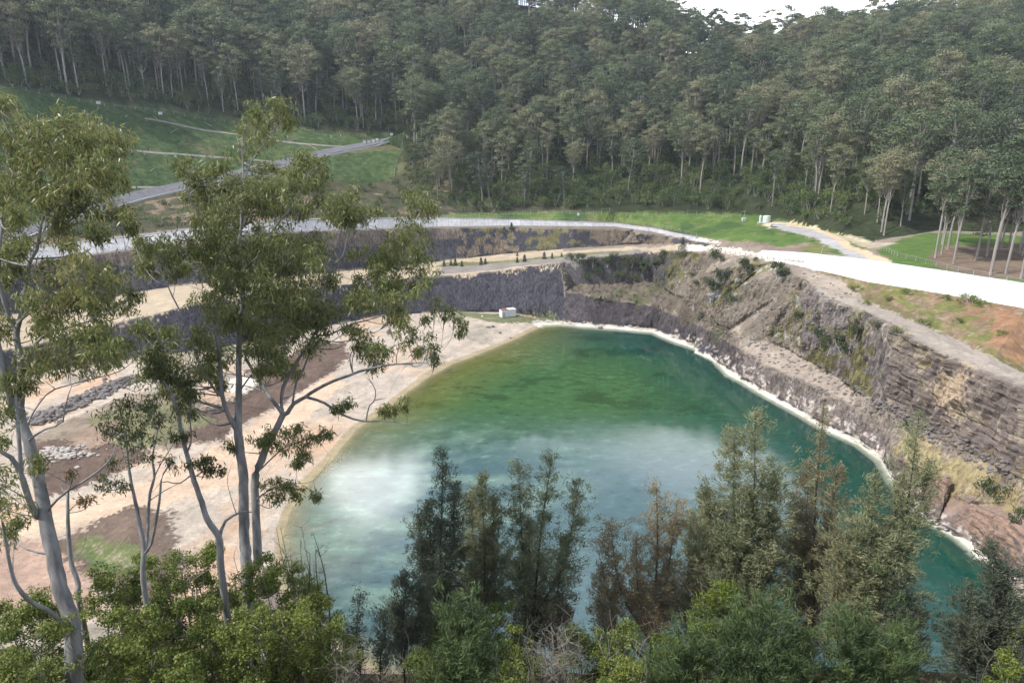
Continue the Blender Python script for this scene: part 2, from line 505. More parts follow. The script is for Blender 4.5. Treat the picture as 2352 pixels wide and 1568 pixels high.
# haul road
road = zone([(-60, 745), (60, 735), (180, 712), (300, 690), (440, 662), (560, 652), (700, 636), (850, 622), (1000, 606), (1150, 590), (1300, 577), (1450, 566), (1560, 563), (1620, 566),
             (1620, 578), (1560, 573), (1450, 574), (1300, 584), (1150, 599), (1000, 616), (850, 637), (700, 658), (560, 678), (440, 698), (300, 725), (180, 758), (60, 785), (-60, 800)], CREAM, .08)
zone([(1020, 605), (1150, 600), (1300, 586), (1440, 576), (1500, 577), (1290, 602), (1150, 618), (1000, 630)], (.24, .215, .20), .2, 1.0)
zone([(1020, 603), (1150, 600), (1300, 586), (1440, 576), (1440, 580), (1300, 590), (1150, 606), (1000, 612)], (.17, .17, .09), .3, 1.0)
zone([(1560, 562), (1650, 566), (1760, 576), (1850, 588), (1900, 600), (1880, 618), (1750, 594), (1650, 580), (1560, 575)], (.62, .56, .49), .06)
zone([(1600, 546), (1660, 560), (1640, 562), (1590, 552), (1490, 527), (1500, 523)], (.6, .55, .50), .06)
# bank under the lawn
zone([(1625, 552), (1700, 555), (1800, 566), (1830, 560), (1890, 560), (1905, 588), (1760, 572), (1680, 565)], (.22, .17, .14), .3)
zone([(1830, 575), (1900, 545), (1915, 560), (1890, 590)], (.16, .17, .07), .3)
# gravel road to the rim at the right
zone([(1745, 508), (1810, 512), (1870, 520), (1930, 540), (2000, 580), (2060, 612), (1900, 600), (1960, 590), (1935, 570), (1880, 545), (1800, 530), (1750, 517)], (.60, .46, .33), .15)
zone([(1760, 517), (1800, 519), (1860, 526), (1915, 548), (1975, 583), (2000, 606), (1955, 602), (1925, 572), (1870, 545), (1800, 530)], (.40, .385, .40), .06)
zone([(1905, 535), (1960, 545), (2050, 560), (2000, 570), (1960, 556)], (.42, .36, .27), .2)
# pit floor
inpit = inside(np.array([Pt(*q[:3])[:2] for q in B0 if q[0] < 1300] + [p[:2] for p in shore[:14]][::-1] + [(-40, 80), (-60, 70), (-160, 70), (-170, 200)]), X_, Y_) & (steep < .9)
paint(inpit, SAND, .10)
for k_, c_ in ((.10, (.50, .385, .30)), (.28, (.52, .36, .26))): paint(inpit & (noise3(RV * np.array([1, .45, 1]) + 3, .07, 4) > k_), c_, .08)
paint(inpit & (noise3(RV + 60, .06, 4) > .30), (.36, .31, .26), .2)
u_ = X_ * .92 - Y_ * .40; v_ = X_ * .40 + Y_ * .92
trk = noise3(np.stack([u_ * 1.0, v_ * .045, Z_ * 0], 1) + 13, .8, 3)
colr[inpit] *= (1 + .22 * trk[inpit])[:, None]
floor_ramp = zone([(0, 1215), (120, 1150), (300, 1120), (420, 1060), (560, 990), (700, 900), (760, 860), (800, 880), (640, 1020), (520, 1120), (350, 1170), (100, 1215)], (.60, .44, .33), .06)
zone([(60, 1010), (110, 985), (200, 945), (300, 905), (400, 905), (500, 945), (540, 985), (480, 1015), (380, 1035), (300, 1030), (200, 1050), (80, 1060)], (.25, .20, .155), .35, .85)
zone([(560, 850), (640, 835), (690, 800), (700, 860), (640, 900), (560, 900)], (.27, .215, .17), .3, .7)
mulch = zone([(700, 790), (790, 785), (800, 820), (740, 870), (640, 930), (540, 985), (500, 1010), (400, 1030), (380, 960), (480, 940), (560, 900), (560, 850), (640, 840)], MULCH, .3)
mulch |= zone([(70, 1010), (230, 1010), (320, 1000), (330, 1060), (250, 1100), (110, 1140), (70, 1100)], MULCH, .3)
mulch |= zone([(120, 1240), (300, 1165), (390, 1175), (420, 1280), (380, 1400), (200, 1330), (130, 1290)], (.17, .125, .10), .3)
zone([(0, 1240), (110, 1245), (190, 1300), (240, 1420), (-60, 1420), (-60, 1250)], (.42, .29, .23), .12)
zone([(160, 1240), (210, 1225), (330, 1260), (340, 1310), (250, 1320)], (.16, .18, .08), .3)
zone([(180, 1265), (200, 1262), (300, 1318), (260, 1325)], (.11, .15, .06), .3)
zone([(196, 1240), (204, 1239), (300, 1307), (290, 1310)], (.30, .25, .19), .2)
zone([(200, 960), (300, 930), (400, 925), (500, 965), (400, 1010), (300, 1030), (220, 1010)], (.20, .19, .11), .25)
zone([(140, 1010), (180, 985), (280, 960), (260, 1010), (190, 1040)], (.30, .22, .17), .2)
zone([(520, 870), (560, 860), (600, 880), (560, 900), (520, 900)], (.66, .60, .53), .1)
zone([(440, 800), (560, 795), (600, 803), (480, 810)], (.13, .15, .07), .2)
zone([(1040, 716), (1260, 716), (1290, 735), (1260, 742), (1150, 742), (1060, 726)], (.15, .16, .085), .3)
beach_wet = (Z_ < .25) & (Z_ > -6) & (X_ < 40) & ~fgm
paint(beach_wet, (.36, .29, .19), .1)
deep = (Z_ < -.9)
paint(deep, (.12, .14, .07), .2)
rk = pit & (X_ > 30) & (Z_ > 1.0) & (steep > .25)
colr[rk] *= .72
left_bank = (~farm) & (~slope_l) & (Z_ > 52) & (X_ < -20) & (Y_ > 300)
paint(left_bank, (.12, .12, .06), .3)
paint(left_bank & (steep > .1), (.05, .075, .03), .3)
# dry grass shelf beyond the outcrop at the right
zone([(2060, 1000), (2150, 1020), (2250, 1060), (2352, 1110), (2352, 1190), (2250, 1140), (2130, 1100), (2080, 1050)], (.30, .245, .14), .25)
zone([(2100, 1130), (2180, 1110), (2352, 1190), (2352, 1300), (2240, 1240)], (.26, .19, .16), .25)
st = inside(between(I1, E2, 2050, 2360), X_, Y_)
strata[st] = 1.0
strata[inside(between(B0, E1, 2070, 2360), X_, Y_)] = 1.0
zone([(2160, 860), (2230, 860), (2240, 930), (2170, 945), (2140, 910)], (.40, .33, .25), .2)
zone([(2290, 715), (2360, 735), (2360, 850), (2310, 825), (2270, 780)], (.30, .165, .10), .4, .75)

# ------------------------------------------------------------------ relief
rock_amp = np.where(X_ > 45, 1.25, .30) * steep
rock_amp = np.where(m3, 1.2, rock_amp)
rock_amp = rock_amp * np.where(inside(between(I1, E2, 1540, 2360), X_, Y_), 1.7, 1.0)
rock_amp = np.where(farm, 0, rock_amp)
lines_xy = np.concatenate([np.array(resample([np.array(p) for p in world(c)], 1.5)) for c in (WL0, WL1, KP, W0, W1)])
V = RV.copy()
rid = 1 - 2 * np.abs(noise3(RV * np.array([1, 1, .45]) + 2, .13, 4, .55))
fine = noise3(RV * np.array([1, 1, .35]) + 20, .7, 3, .6)
V += N0 * (rock_amp * (1.3 * rid - .35 + .8 * fine))[:, None]
lay = np.sin(Z_ * 2 * math.pi / 1.35 + 2.2 * noise3(RV, .05, 2)) * .5 + np.sin(Z_ * 2 * math.pi / .62 + 2.6) * .3
V += N0 * (strata * steep * .36 * lay * (1 + nA))[:, None]
flat = 1 - steep
amp = np.where(mulch, .38, .13) * flat
amp = np.where(slope_l, .45, amp)
amp = np.where(fgm, .5, amp)
for e in (road, lawn):
    amp = np.where(e, .06, amp)
amp = np.where(pit & (X_ > 50) & (Z_ > 3), .45 * flat, amp)
near = Z_ < .35
amp = np.where(near & ~fgm, .03, amp)
V[:, 2] += amp * (noise3(RV + 40, .25, 4, .6)) * 1.6
V[:, 2] += np.where(inpit & ~near, .10 * noise3(RV * np.array([1, .3, 1]), .9, 2), 0)
V[:, 2] += np.where(farm, 3.0 * noise3(RV, .02, 3), 0)
V[:, 2] -= np.where(Y_ > 60, 0, 0)

# keep the ground calm beside the concrete
dl = np.full(len(V), 9.0)
cand = np.nonzero((Z_ > 26) & (Z_ < 41) & (Y_ > 120) & (Y_ < 400) & ~farm)[0]
for p in lines_xy[::2]:
    dl[cand] = np.minimum(dl[cand], np.hypot(X_[cand] - p[0], Y_[cand] - p[1]))
kw = np.clip((dl - 1.0) / 4.0, 0, 1)[:, None]
V = RV * (1 - kw) + V * kw
# pale bathtub ring above the water line on the rock side
dsr = np.full(len(V), 99.0)
cand = np.nonzero((RV[:, 2] < 9) & (RV[:, 2] > -3) & (X_ > 5) & (Y_ > 70))[0]
for p in resample([np.array(q_) for q_ in shore[13:35]], 1.0):
    dsr[cand] = np.minimum(dsr[cand], np.hypot(X_[cand] - p[0], Y_[cand] - p[1]))
ring = (V[:, 2] < .8 + .7 * nB + .6 * nC) & (V[:, 2] > -.5) & (dsr < 5)
ringb = (V[:, 2] < 3.6 + 2.5 * nA + 2.2 * nB) & (V[:, 2] > 0) & (dsr < 8) & (nC > .15) & (X_ > 62)
paint(ringb & ~ring, (.42, .37, .345), .15)
paint(ring, (.44, .40, .36), .2)
paint(ring & (V[:, 2] < .45 + .5 * nB), (.62, .57, .52), .15)

def mesh_obj(name, verts, faces, mats, parent=None, colors=None, attrs=None, smooth=False, mat_idx=None, link=True):
    me = bpy.data.meshes.new(name)
    verts = np.asarray(verts, np.float32)
    faces = np.asarray(faces, np.int32)
    k = faces.shape[1]
    me.vertices.add(len(verts)); me.vertices.foreach_set('co', verts.ravel())
    me.loops.add(faces.size); me.loops.foreach_set('vertex_index', faces.ravel())
    me.polygons.add(len(faces))
    me.polygons.foreach_set('loop_start', np.arange(0, faces.size, k, dtype=np.int32))
    me.polygons.foreach_set('loop_total', np.full(len(faces), k, np.int32))
    if mat_idx is not None: me.polygons.foreach_set('material_index', np.asarray(mat_idx, np.int32))
    me.polygons.foreach_set('use_smooth', np.full(len(faces), smooth))
    if colors is not None:
        a = me.color_attributes.new('Col', 'FLOAT_COLOR', 'POINT')
        c4 = np.ones((len(verts), 4), np.float32); c4[:, :3] = np.clip(colors, 0, 1)
        a.data.foreach_set('color', c4.ravel())
    for n_, v_ in (attrs or {}).items():
        a = me.attributes.new(n_, 'FLOAT', 'POINT')
        a.data.foreach_set('value', np.asarray(v_, np.float32))
    me.update(calc_edges=True)
    me.validate()
    for m_ in (mats if isinstance(mats, (list, tuple)) else [mats]): me.materials.append(m_)
    o = bpy.data.objects.new(name, me)
    if link: COL.objects.link(o)
    if parent is not None: o.parent = parent
    return o

def tag(o, label=None, cat=None, group=None, kind=None):
    if label: o['label'] = label
    if cat: o['category'] = cat
    if group: o['group'] = group
    if kind: o['kind'] = kind
    return o

def new_mat(name):
    m = bpy.data.materials.new(name)
    m.use_nodes = True
    t = m.node_tree
    b = t.nodes['Principled BSDF']
    return m, t, b

def ground_material():
    m, t, b = new_mat('ground')
    at = nd(t, 'ShaderNodeAttribute', attribute_name='Col')
    st_ = nd(t, 'ShaderNodeAttribute', attribute_name='strata')
    stp = nd(t, 'ShaderNodeAttribute', attribute_name='steep')
    geo = nd(t, 'ShaderNodeNewGeometry')
    n1 = nd(t, 'ShaderNodeTexNoise', i_Scale=1.3, i_Detail=6.0, i_Roughness=.7)
    n2 = nd(t, 'ShaderNodeTexNoise', i_Scale=.18, i_Detail=4.0, i_Roughness=.6)
    mp = nd(t, 'ShaderNodeMapping')
    t.links.new(geo.outputs['Position'], mp.inputs[0])
    mp.inputs['Scale'].default_value = (1.0, 1.0, .12)
    n3 = nd(t, 'ShaderNodeTexNoise', i_Scale=1.6, i_Detail=5.0, i_Roughness=.65)
    t.links.new(mp.outputs[0], n3.inputs[0])
    mp2 = nd(t, 'ShaderNodeMapping')
    t.links.new(geo.outputs['Position'], mp2.inputs[0])
    mp2.inputs['Scale'].default_value = (.15, .15, 2.4)
    n4 = nd(t, 'ShaderNodeTexNoise', i_Scale=1.0, i_Detail=5.0, i_Roughness=.6)
    t.links.new(mp2.outputs[0], n4.inputs[0])
    for n_ in (n1, n2): t.links.new(geo.outputs['Position'], n_.inputs[0])
    c = mixc(t, 1.0, at.outputs['Color'], ramp(t, n1.outputs[0], [(.25, .80), (.5, 1.0), (.75, 1.18)]), 'MULTIPLY')
    c = mixc(t, 1.0, c, ramp(t, n2.outputs[0], [(.3, .86), (.7, 1.14)]), 'MULTIPLY')
    vg = nd(t, 'ShaderNodeAttribute', attribute_name='veg')
    n5 = nd(t, 'ShaderNodeTexNoise', i_Scale=.55, i_Detail=5.0, i_Roughness=.75)
    mp3 = nd(t, 'ShaderNodeMapping'); mp3.inputs['Scale'].default_value = (.45, 1.3, 1.3)
    t.links.new(geo.outputs['Position'], mp3.inputs[0]); t.links.new(mp3.outputs[0], n5.inputs[0])
    c = mixc(t, vg.outputs['Fac'], c, mixc(t, 1.0, c, ramp(t, n5.outputs[0], [(.3, (.45, .5, .5)), (.48, (.9, 1, .9)), (.58, (1.2, 1.2, 1.1)), (.72, (2.2, 1.8, 1.8))]), 'MULTIPLY'))
    streak = ramp(t, n3.outputs[0], [(.28, .35), (.5, 1.0), (.72, 1.8)])
    c2 = mixc(t, 1.0, c, streak, 'MULTIPLY')
    c = mixc(t, math_n(t, 'MULTIPLY', stp.outputs['Fac'], math_n(t, 'SUBTRACT', 1.0, st_.outputs['Fac'])), c, c2)
    lay_ = ramp(t, n4.outputs[0], [(.32, (.42, .40, .40)), (.43, (.9, .87, .87)), (.51, (1.25, 1.15, 1.02)), (.58, (.75, .72, .74)), (.70, (1.45, 1.36, 1.22))])
    c3 = mixc(t, 1.0, c, lay_, 'MULTIPLY')
    c = mixc(t, math_n(t, 'MULTIPLY', st_.outputs['Fac'], stp.outputs['Fac']), c, c3)
    t.links.new(c, b.inputs['Base Color'])
    b.inputs['Roughness'].default_value = .95
    b.inputs['Specular IOR Level'].default_value = .12
    bp = nd(t, 'ShaderNodeBump', i_Strength=.8, i_Distance=.35)
    h = math_n(t, 'ADD', n1.outputs[0], math_n(t, 'MULTIPLY', math_n(t, 'MULTIPLY', n3.outputs[0], stp.outputs['Fac']), 1.5))
    t.links.new(h, bp.inputs['Height'])
    t.links.new(bp.outputs[0], b.inputs['Normal'])
    return m
GM = ground_material()
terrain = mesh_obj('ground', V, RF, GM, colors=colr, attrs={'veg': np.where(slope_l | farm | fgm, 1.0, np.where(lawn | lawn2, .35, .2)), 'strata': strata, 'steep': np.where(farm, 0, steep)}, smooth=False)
tag(terrain, kind='structure')
fine_bvh = BVHTree.FromPolygons([Vector(v) for v in V], [tuple(f) for f in RF.tolist()])
def gz(x, y): return ground_z(x, y, fine_bvh)

# ------------------------------------------------------------------ water
gx = np.arange(-62, 100, 1.2); gy = np.arange(66, 285, 1.2)
GX, GY = np.meshgrid(gx, gy)
wx, wy = GX.ravel(), GY.ravel()
poly_w = cen + (shore_xy - cen) * 1.03
ins = inside(poly_w, wx, wy)
dep = np.array([-ground_z(x, y) if k else -3.0 for x, y, k in zip(wx, wy, ins)])
nx = len(gx)
idx = np.arange(len(wx)).reshape(GX.shape)
q = np.stack([idx[:-1, :-1], idx[:-1, 1:], idx[1:, 1:], idx[1:, :-1]], -1).reshape(-1, 4)
q = q[ins[q].all(1)]
WV = np.stack([wx, wy, np.zeros_like(wx)], 1)
# body colour of the water: pale sandy shallows and weed in the south, deep green towards the rock wall
deepc = np.array([.007, .058, .042]); green = np.array([.045, .108, .040]); olive = np.array([.13, .135, .035]); teal = np.array([.058, .108, .116])
dsh = np.full(len(wx), 1e9)
sp_ = np.array([p[:2] for p in resample([np.array(p) for p in shore[:14]], 2)])
for s0 in sp_: dsh = np.minimum(dsh, np.hypot(wx - s0[0], wy - s0[1]))
sr_ = np.array([p[:2] for p in resample([np.array(p) for p in shore[14:34]], 2)])
dr = np.full(len(wx), 1e9)
for s0 in sr_: dr = np.minimum(dr, np.hypot(wx - s0[0], wy - s0[1]))
wn = noise3(WV, .03, 4); wn2 = noise3(WV * np.array([1, 1.6, 1]) + 40, .11, 4, .6)
f_deep = np.clip(1 - (dr - 10) / 30 + wn * .5, 0, 1)[:, None]
f_ol = np.clip(1 - dsh / 26 + wn * .25, 0, 1)[:, None] ** 1.3
f_s = np.clip((178 - wy) / 40, 0, 1)[:, None]
wc = green * (1 - f_s) + teal * f_s
wc = wc * (1 - f_deep) + deepc * f_deep
ol = olive * (1 - f_s) + np.array([.20, .22, .16]) * f_s
wc = wc * (1 - f_ol) + ol * f_ol
patch = np.clip((wn2 - .10) * 5, 0, 1)[:, None] * np.clip(1 - dr / 60 + .0, 0, 1)[:, None] * 0
pt = np.clip((wn2 + .02) * 4, 0, 1) * np.clip((170 - wy) / 20, 0, 1) * np.clip((26 - wx) / 26, 0, 1)
wc = wc * (1 - .6 * pt[:, None]) + np.array([.17, .255, .20]) * .6 * pt[:, None]
pd = np.clip((-wn2 - .12) * 5, 0, 1) * np.clip((wy - 165) / 20, 0, 1)
wc = wc * (1 - .40 * pd[:, None])
water = mesh_obj('water', WV, q, None, colors=wc, attrs={'depth': dep, 'dist': np.minimum(dsh, 60)}, smooth=True) if False else None
used = np.unique(q); remap = np.full(len(wx), -1); remap[used] = np.arange(len(used))
def water_material():
    m, t, b = new_mat('water')
    at = nd(t, 'ShaderNodeAttribute', attribute_name='Col')
    dp = nd(t, 'ShaderNodeAttribute', attribute_name='depth')
    geo = nd(t, 'ShaderNodeNewGeometry')
    mp = nd(t, 'ShaderNodeMapping')
    t.links.new(geo.outputs['Position'], mp.inputs[0])
    mp.inputs['Scale'].default_value = (1, 1.5, 1)
    n1 = nd(t, 'ShaderNodeTexNoise', i_Scale=.28, i_Detail=6.0, i_Roughness=.70)
    t.links.new(mp.outputs[0], n1.inputs[0])
    n2 = nd(t, 'ShaderNodeTexNoise', i_Scale=.035, i_Detail=2.0)
    t.links.new(geo.outputs['Position'], n2.inputs[0])
    c = mixc(t, 1.0, at.outputs['Color'], ramp(t, n1.outputs[0], [(.32, .62), (.44, .96), (.54, 1.02), (.66, 1.45)]), 'MULTIPLY')
    t.links.new(c, b.inputs['Base Color'])
    b.inputs['Roughness'].default_value = .03
    b.inputs['IOR'].default_value = 1.38
    r1 = nd(t, 'ShaderNodeTexNoise', i_Scale=2.2, i_Detail=4.0, i_Roughness=.6)
    t.links.new(mp.outputs[0], r1.inputs[0])
    bp = nd(t, 'ShaderNodeBump', i_Distance=.03)
    t.links.new(ramp(t, n2.outputs[0], [(.38, .04), (.62, .30)]), bp.inputs['Strength'])
    t.links.new(r1.outputs[0], bp.inputs['Height'])
    t.links.new(bp.outputs[0], b.inputs['Normal'])
    tr = nd(t, 'ShaderNodeBsdfTransparent')
    tr.inputs[0].default_value = (.93, .97, .93, 1)
    al = math_n(t, 'SUBTRACT', 1.0, math_n(t, 'POWER', 2.718, math_n(t, 'MULTIPLY', math_n(t, 'MAXIMUM', dp.outputs['Fac'], 0.0), -1.3)))
    mx = nd(t, 'ShaderNodeMixShader')
    t.links.new(al, mx.inputs[0]); t.links.new(tr.outputs[0], mx.inputs[1]); t.links.new(b.outputs[0], mx.inputs[2])
    t.links.new(mx.outputs[0], t.nodes['Material Output'].inputs[0])
    return m
WM = water_material()
water = mesh_obj('water', WV[used], remap[q], WM, colors=wc[used], attrs={'depth': dep[used]}, smooth=True)
tag(water, kind='structure')
# ------------------------------------------------------------------ builders
def unit(a):
    a = np.asarray(a, float)
    return a / (np.linalg.norm(a, axis=-1, keepdims=True) + 1e-12)

class MB:
    """collects quads and tubes for one mesh"""
    def __init__(s): s.v, s.f, s.n = [], [], 0
    def add(s, v, f):
        s.v.append(np.asarray(v, float)); s.f.append(np.asarray(f, int) + s.n); s.n += len(v)
    def box(s, c, size, rz=0.0, taper=1.0, tilt=None):
        x, y, z = [q / 2 for q in size]
        v = np.array([(sx * x * (taper if sz > 0 else 1), sy * y * (taper if sz > 0 else 1), sz * z) for sz in (-1, 1) for sx, sy in ((-1, -1), (1, -1), (1, 1), (-1, 1))])
        if tilt is not None:
            ct, st_ = math.cos(tilt), math.sin(tilt)
            v = np.stack([v[:, 0] * ct + v[:, 2] * st_, v[:, 1], -v[:, 0] * st_ + v[:, 2] * ct], 1)
        c_, s_ = math.cos(rz), math.sin(rz)
        v = np.stack([v[:, 0] * c_ - v[:, 1] * s_, v[:, 0] * s_ + v[:, 1] * c_, v[:, 2]], 1) + np.array(c)
        s.add(v, [(0, 3, 2, 1), (4, 5, 6, 7), (0, 1, 5, 4), (1, 2, 6, 5), (2, 3, 7, 6), (3, 0, 4, 7)])
        return s
    def tube(s, pts, rad, k=6, jit=0.0):
        P = np.asarray(pts, float); n = len(P)
        rad = np.broadcast_to(np.asarray(rad, float), (n,))
        T = unit(np.gradient(P, axis=0))
        up = np.array([0.31, 0.17, 0.93]) if abs(T[0, 2]) < .8 else np.array([.9, .3, .1])
        A = unit(np.cross(T, up)); B = np.cross(T, A)
        a = np.linspace(0, 2 * math.pi, k, endpoint=False)
        rr = rad[:, None] * (1 + (jit * rng.normal(size=(n, k)) if jit else 0))
        ring = P[:, None, :] + (A[:, None, :] * np.cos(a)[None, :, None] + B[:, None, :] * np.sin(a)[None, :, None]) * rr[..., None]
        v = ring.reshape(-1, 3)
        i = np.arange(n - 1)[:, None] * k; j = np.arange(k)[None]; j2 = (j + 1) % k
        f = np.stack([i + j, i + j2, i + k + j2, i + k + j], -1).reshape(-1, 4)
        s.add(v, f)
        s.add(np.concatenate([v[-k:], P[-1:]]), [(q, (q + 1) % k, k, k) for q in range(k)][:0] or np.zeros((0, 4), int))
        return s
    def cards(s, P, D, L, Wd, S=None):
        n = len(P)
        if S is None:
            S = unit(np.cross(D, rng.normal(size=(n, 3))))
        L = np.broadcast_to(L, (n,))[:, None]; Wd = np.broadcast_to(Wd, (n,))[:, None]
        v = np.stack([P - D * L * .5, P + S * Wd * .5 - D * L * .08, P + D * L * .5, P - S * Wd * .5 - D * L * .08], 1).reshape(-1, 3)
        s.add(v, np.arange(4 * n).reshape(-1, 4))
        return s
    def build(s, name, mat, parent=None, smooth=False, link=True, **kw):
        v = np.concatenate(s.v); f = np.concatenate([q for q in s.f if len(q)])
        return mesh_obj(name, v, f, mat, parent=parent, smooth=smooth, link=link, **kw)

def curve(a, b, n=6, sag=0.0, bend=.08):
    a, b = np.array(a, float), np.array(b, float)
    L = np.linalg.norm(b - a)
    t = np.linspace(0, 1, n)[:, None]
    off = rng.normal(size=3) * L * bend
    off[2] += sag * L
    return a + (b - a) * t + off * (4 * t * (1 - t))

def smooth_path(pts, n):
    """Catmull-Rom through the points"""
    P = np.asarray(pts, float)
    if len(P) < 3: return np.array([P[0] + (P[-1] - P[0]) * t for t in np.linspace(0, 1, max(2, n))])
    Q = np.concatenate([[2 * P[0] - P[1]], P, [2 * P[-1] - P[-2]]])
    out = []
    for u in np.linspace(0, len(P) - 1 - 1e-6, n):
        i = int(u); t = u - i
        p0, p1, p2, p3 = Q[i:i + 4]
        out.append(.5 * ((2 * p1) + (-p0 + p2) * t + (2 * p0 - 5 * p1 + 4 * p2 - p3) * t * t + (-p0 + 3 * p1 - 3 * p2 + p3) * t ** 3))
    return np.array(out)

def empty(name, loc, label=None, cat=None, group=None, rz=0.0, sc=1.0):
    o = bpy.data.objects.new(name, None)
    o.location = loc; o.rotation_euler = (0, 0, rz); o.scale = (sc, sc, sc) if not hasattr(sc, '__len__') else sc
    o.empty_display_size = .5
    COL.objects.link(o)
    return tag(o, label, cat, group)

# ------------------------------------------------------------------ materials
def leaf_mat(name, stops, island=.5, transl=.3, objw=.5, rough=.55):
    m, t, b = new_mat(name)
    geo = nd(t, 'ShaderNodeNewGeometry'); oi = nd(t, 'ShaderNodeObjectInfo')
    n = nd(t, 'ShaderNodeTexNoise', i_Scale=.35, i_Detail=2.0)
    t.links.new(geo.outputs['Position'], n.inputs[0])
    f = math_n(t, 'ADD', math_n(t, 'MULTIPLY', geo.outputs['Random Per Island'], island), math_n(t, 'MULTIPLY', oi.outputs['Random'], objw))
    f = math_n(t, 'ADD', f, math_n(t, 'MULTIPLY', math_n(t, 'SUBTRACT', n.outputs[0], .5), .7), clamp=True)
    k = len(stops)
    c = ramp(t, f, [(i / (k - 1), s) for i, s in enumerate(stops)])
    t.links.new(c, b.inputs['Base Color'])
    b.inputs['Roughness'].default_value = rough
    b.inputs['Specular IOR Level'].default_value = .35
    tr = nd(t, 'ShaderNodeBsdfTranslucent')
    t.links.new(c, tr.inputs[0])
    mx = nd(t, 'ShaderNodeMixShader'); mx.inputs[0].default_value = transl
    t.links.new(b.outputs[0], mx.inputs[1]); t.links.new(tr.outputs[0], mx.inputs[2])
    t.links.new(mx.outputs[0], t.nodes['Material Output'].inputs[0])
    return m

def noisy_mat(name, c1, c2, scale=1.0, stretch=(1, 1, 1), rough=.85, bump=.3, detail=4.0, spec=.2, metal=0.0):
    m, t, b = new_mat(name)
    tcn = nd(t, 'ShaderNodeTexCoord'); mp = nd(t, 'ShaderNodeMapping')
    t.links.new(tcn.outputs['Object'], mp.inputs[0]); mp.inputs['Scale'].default_value = stretch
    n = nd(t, 'ShaderNodeTexNoise', i_Scale=scale, i_Detail=detail, i_Roughness=.6)
    t.links.new(mp.outputs[0], n.inputs[0])
    t.links.new(ramp(t, n.outputs[0], [(.3, c1), (.7, c2)]), b.inputs['Base Color'])
    b.inputs['Roughness'].default_value = rough; b.inputs['Metallic'].default_value = metal
    b.inputs['Specular IOR Level'].default_value = spec
    if bump:
        bp = nd(t, 'ShaderNodeBump', i_Strength=bump, i_Distance=.05)
        t.links.new(n.outputs[0], bp.inputs['Height']); t.links.new(bp.outputs[0], b.inputs['Normal'])
    return m

M_FAR = leaf_mat('far_leaves', [(.034, .056, .034), (.072, .105, .056), (.122, .160, .080), (.180, .208, .105), (.25, .235, .14)], .28, .25, .85)
M_FARB = leaf_mat('bush_leaves', [(.034, .062, .024), (.070, .115, .034), (.12, .165, .048), (.18, .21, .065)], .4, .25, .6)
M_FTR = noisy_mat('pale_bark', (.20, .18, .165), (.44, .41, .38), .35, (1, 1, .25), bump=0)
M_BARK = noisy_mat('gum_bark', (.12, .12, .125), (.36, .355, .355), 2.6, (1, 1, .14), bump=.5, detail=6)
M_DBARK = noisy_mat('dark_bark', (.030, .026, .022), (.085, .075, .065), 2.0, (1, 1, .2), bump=.8, detail=6)
M_TWIG = noisy_mat('grey_twig', (.13, .12, .105), (.30, .28, .25), 2.0, (1, 1, .4), bump=.2)
M_EUC = leaf_mat('gum_leaves', [(.085, .120, .044), (.170, .205, .075), (.260, .270, .10), (.38, .32, .14)], .75, .35, .15, .4)
M_EUCD = leaf_mat('dark_gum_leaves', [(.045, .065, .026), (.085, .108, .040), (.13, .148, .055), (.19, .18, .08)], .75, .35, .15, .4)
M_CAS = leaf_mat('casuarina_needles', [(.12, .155, .086), (.205, .235, .132), (.29, .30, .165), (.37, .33, .19)], .55, .3, .35, .7)
M_CASD = leaf_mat('dark_casuarina_needles', [(.060, .085, .062), (.105, .130, .088), (.155, .175, .11), (.21, .21, .13)], .55, .3, .35, .7)
M_CASB = leaf_mat('brown_casuarina_needles', [(.14, .15, .09), (.23, .22, .13), (.33, .27, .16), (.42, .32, .20)], .55, .3, .35, .7)
M_YOUNG = leaf_mat('young_needles', [(.055, .092, .040), (.100, .150, .060), (.150, .205, .078), (.22, .25, .10)], .6, .35, .3, .7)
M_BUSH = leaf_mat('scrub_leaves', [(.060, .095, .024), (.130, .180, .038), (.21, .26, .055), (.32, .33, .085)], .8, .35, .25, .5)
M_BUSHB = leaf_mat('bright_scrub_leaves', [(.06, .10, .018), (.12, .18, .03), (.18, .24, .04), (.26, .28, .055)], .8, .4, .2, .5)
M_DRY = leaf_mat('dry_leaves', [(.12, .095, .055), (.20, .15, .085), (.28, .215, .13), (.34, .28, .18)], .8, .3, .2, .8)

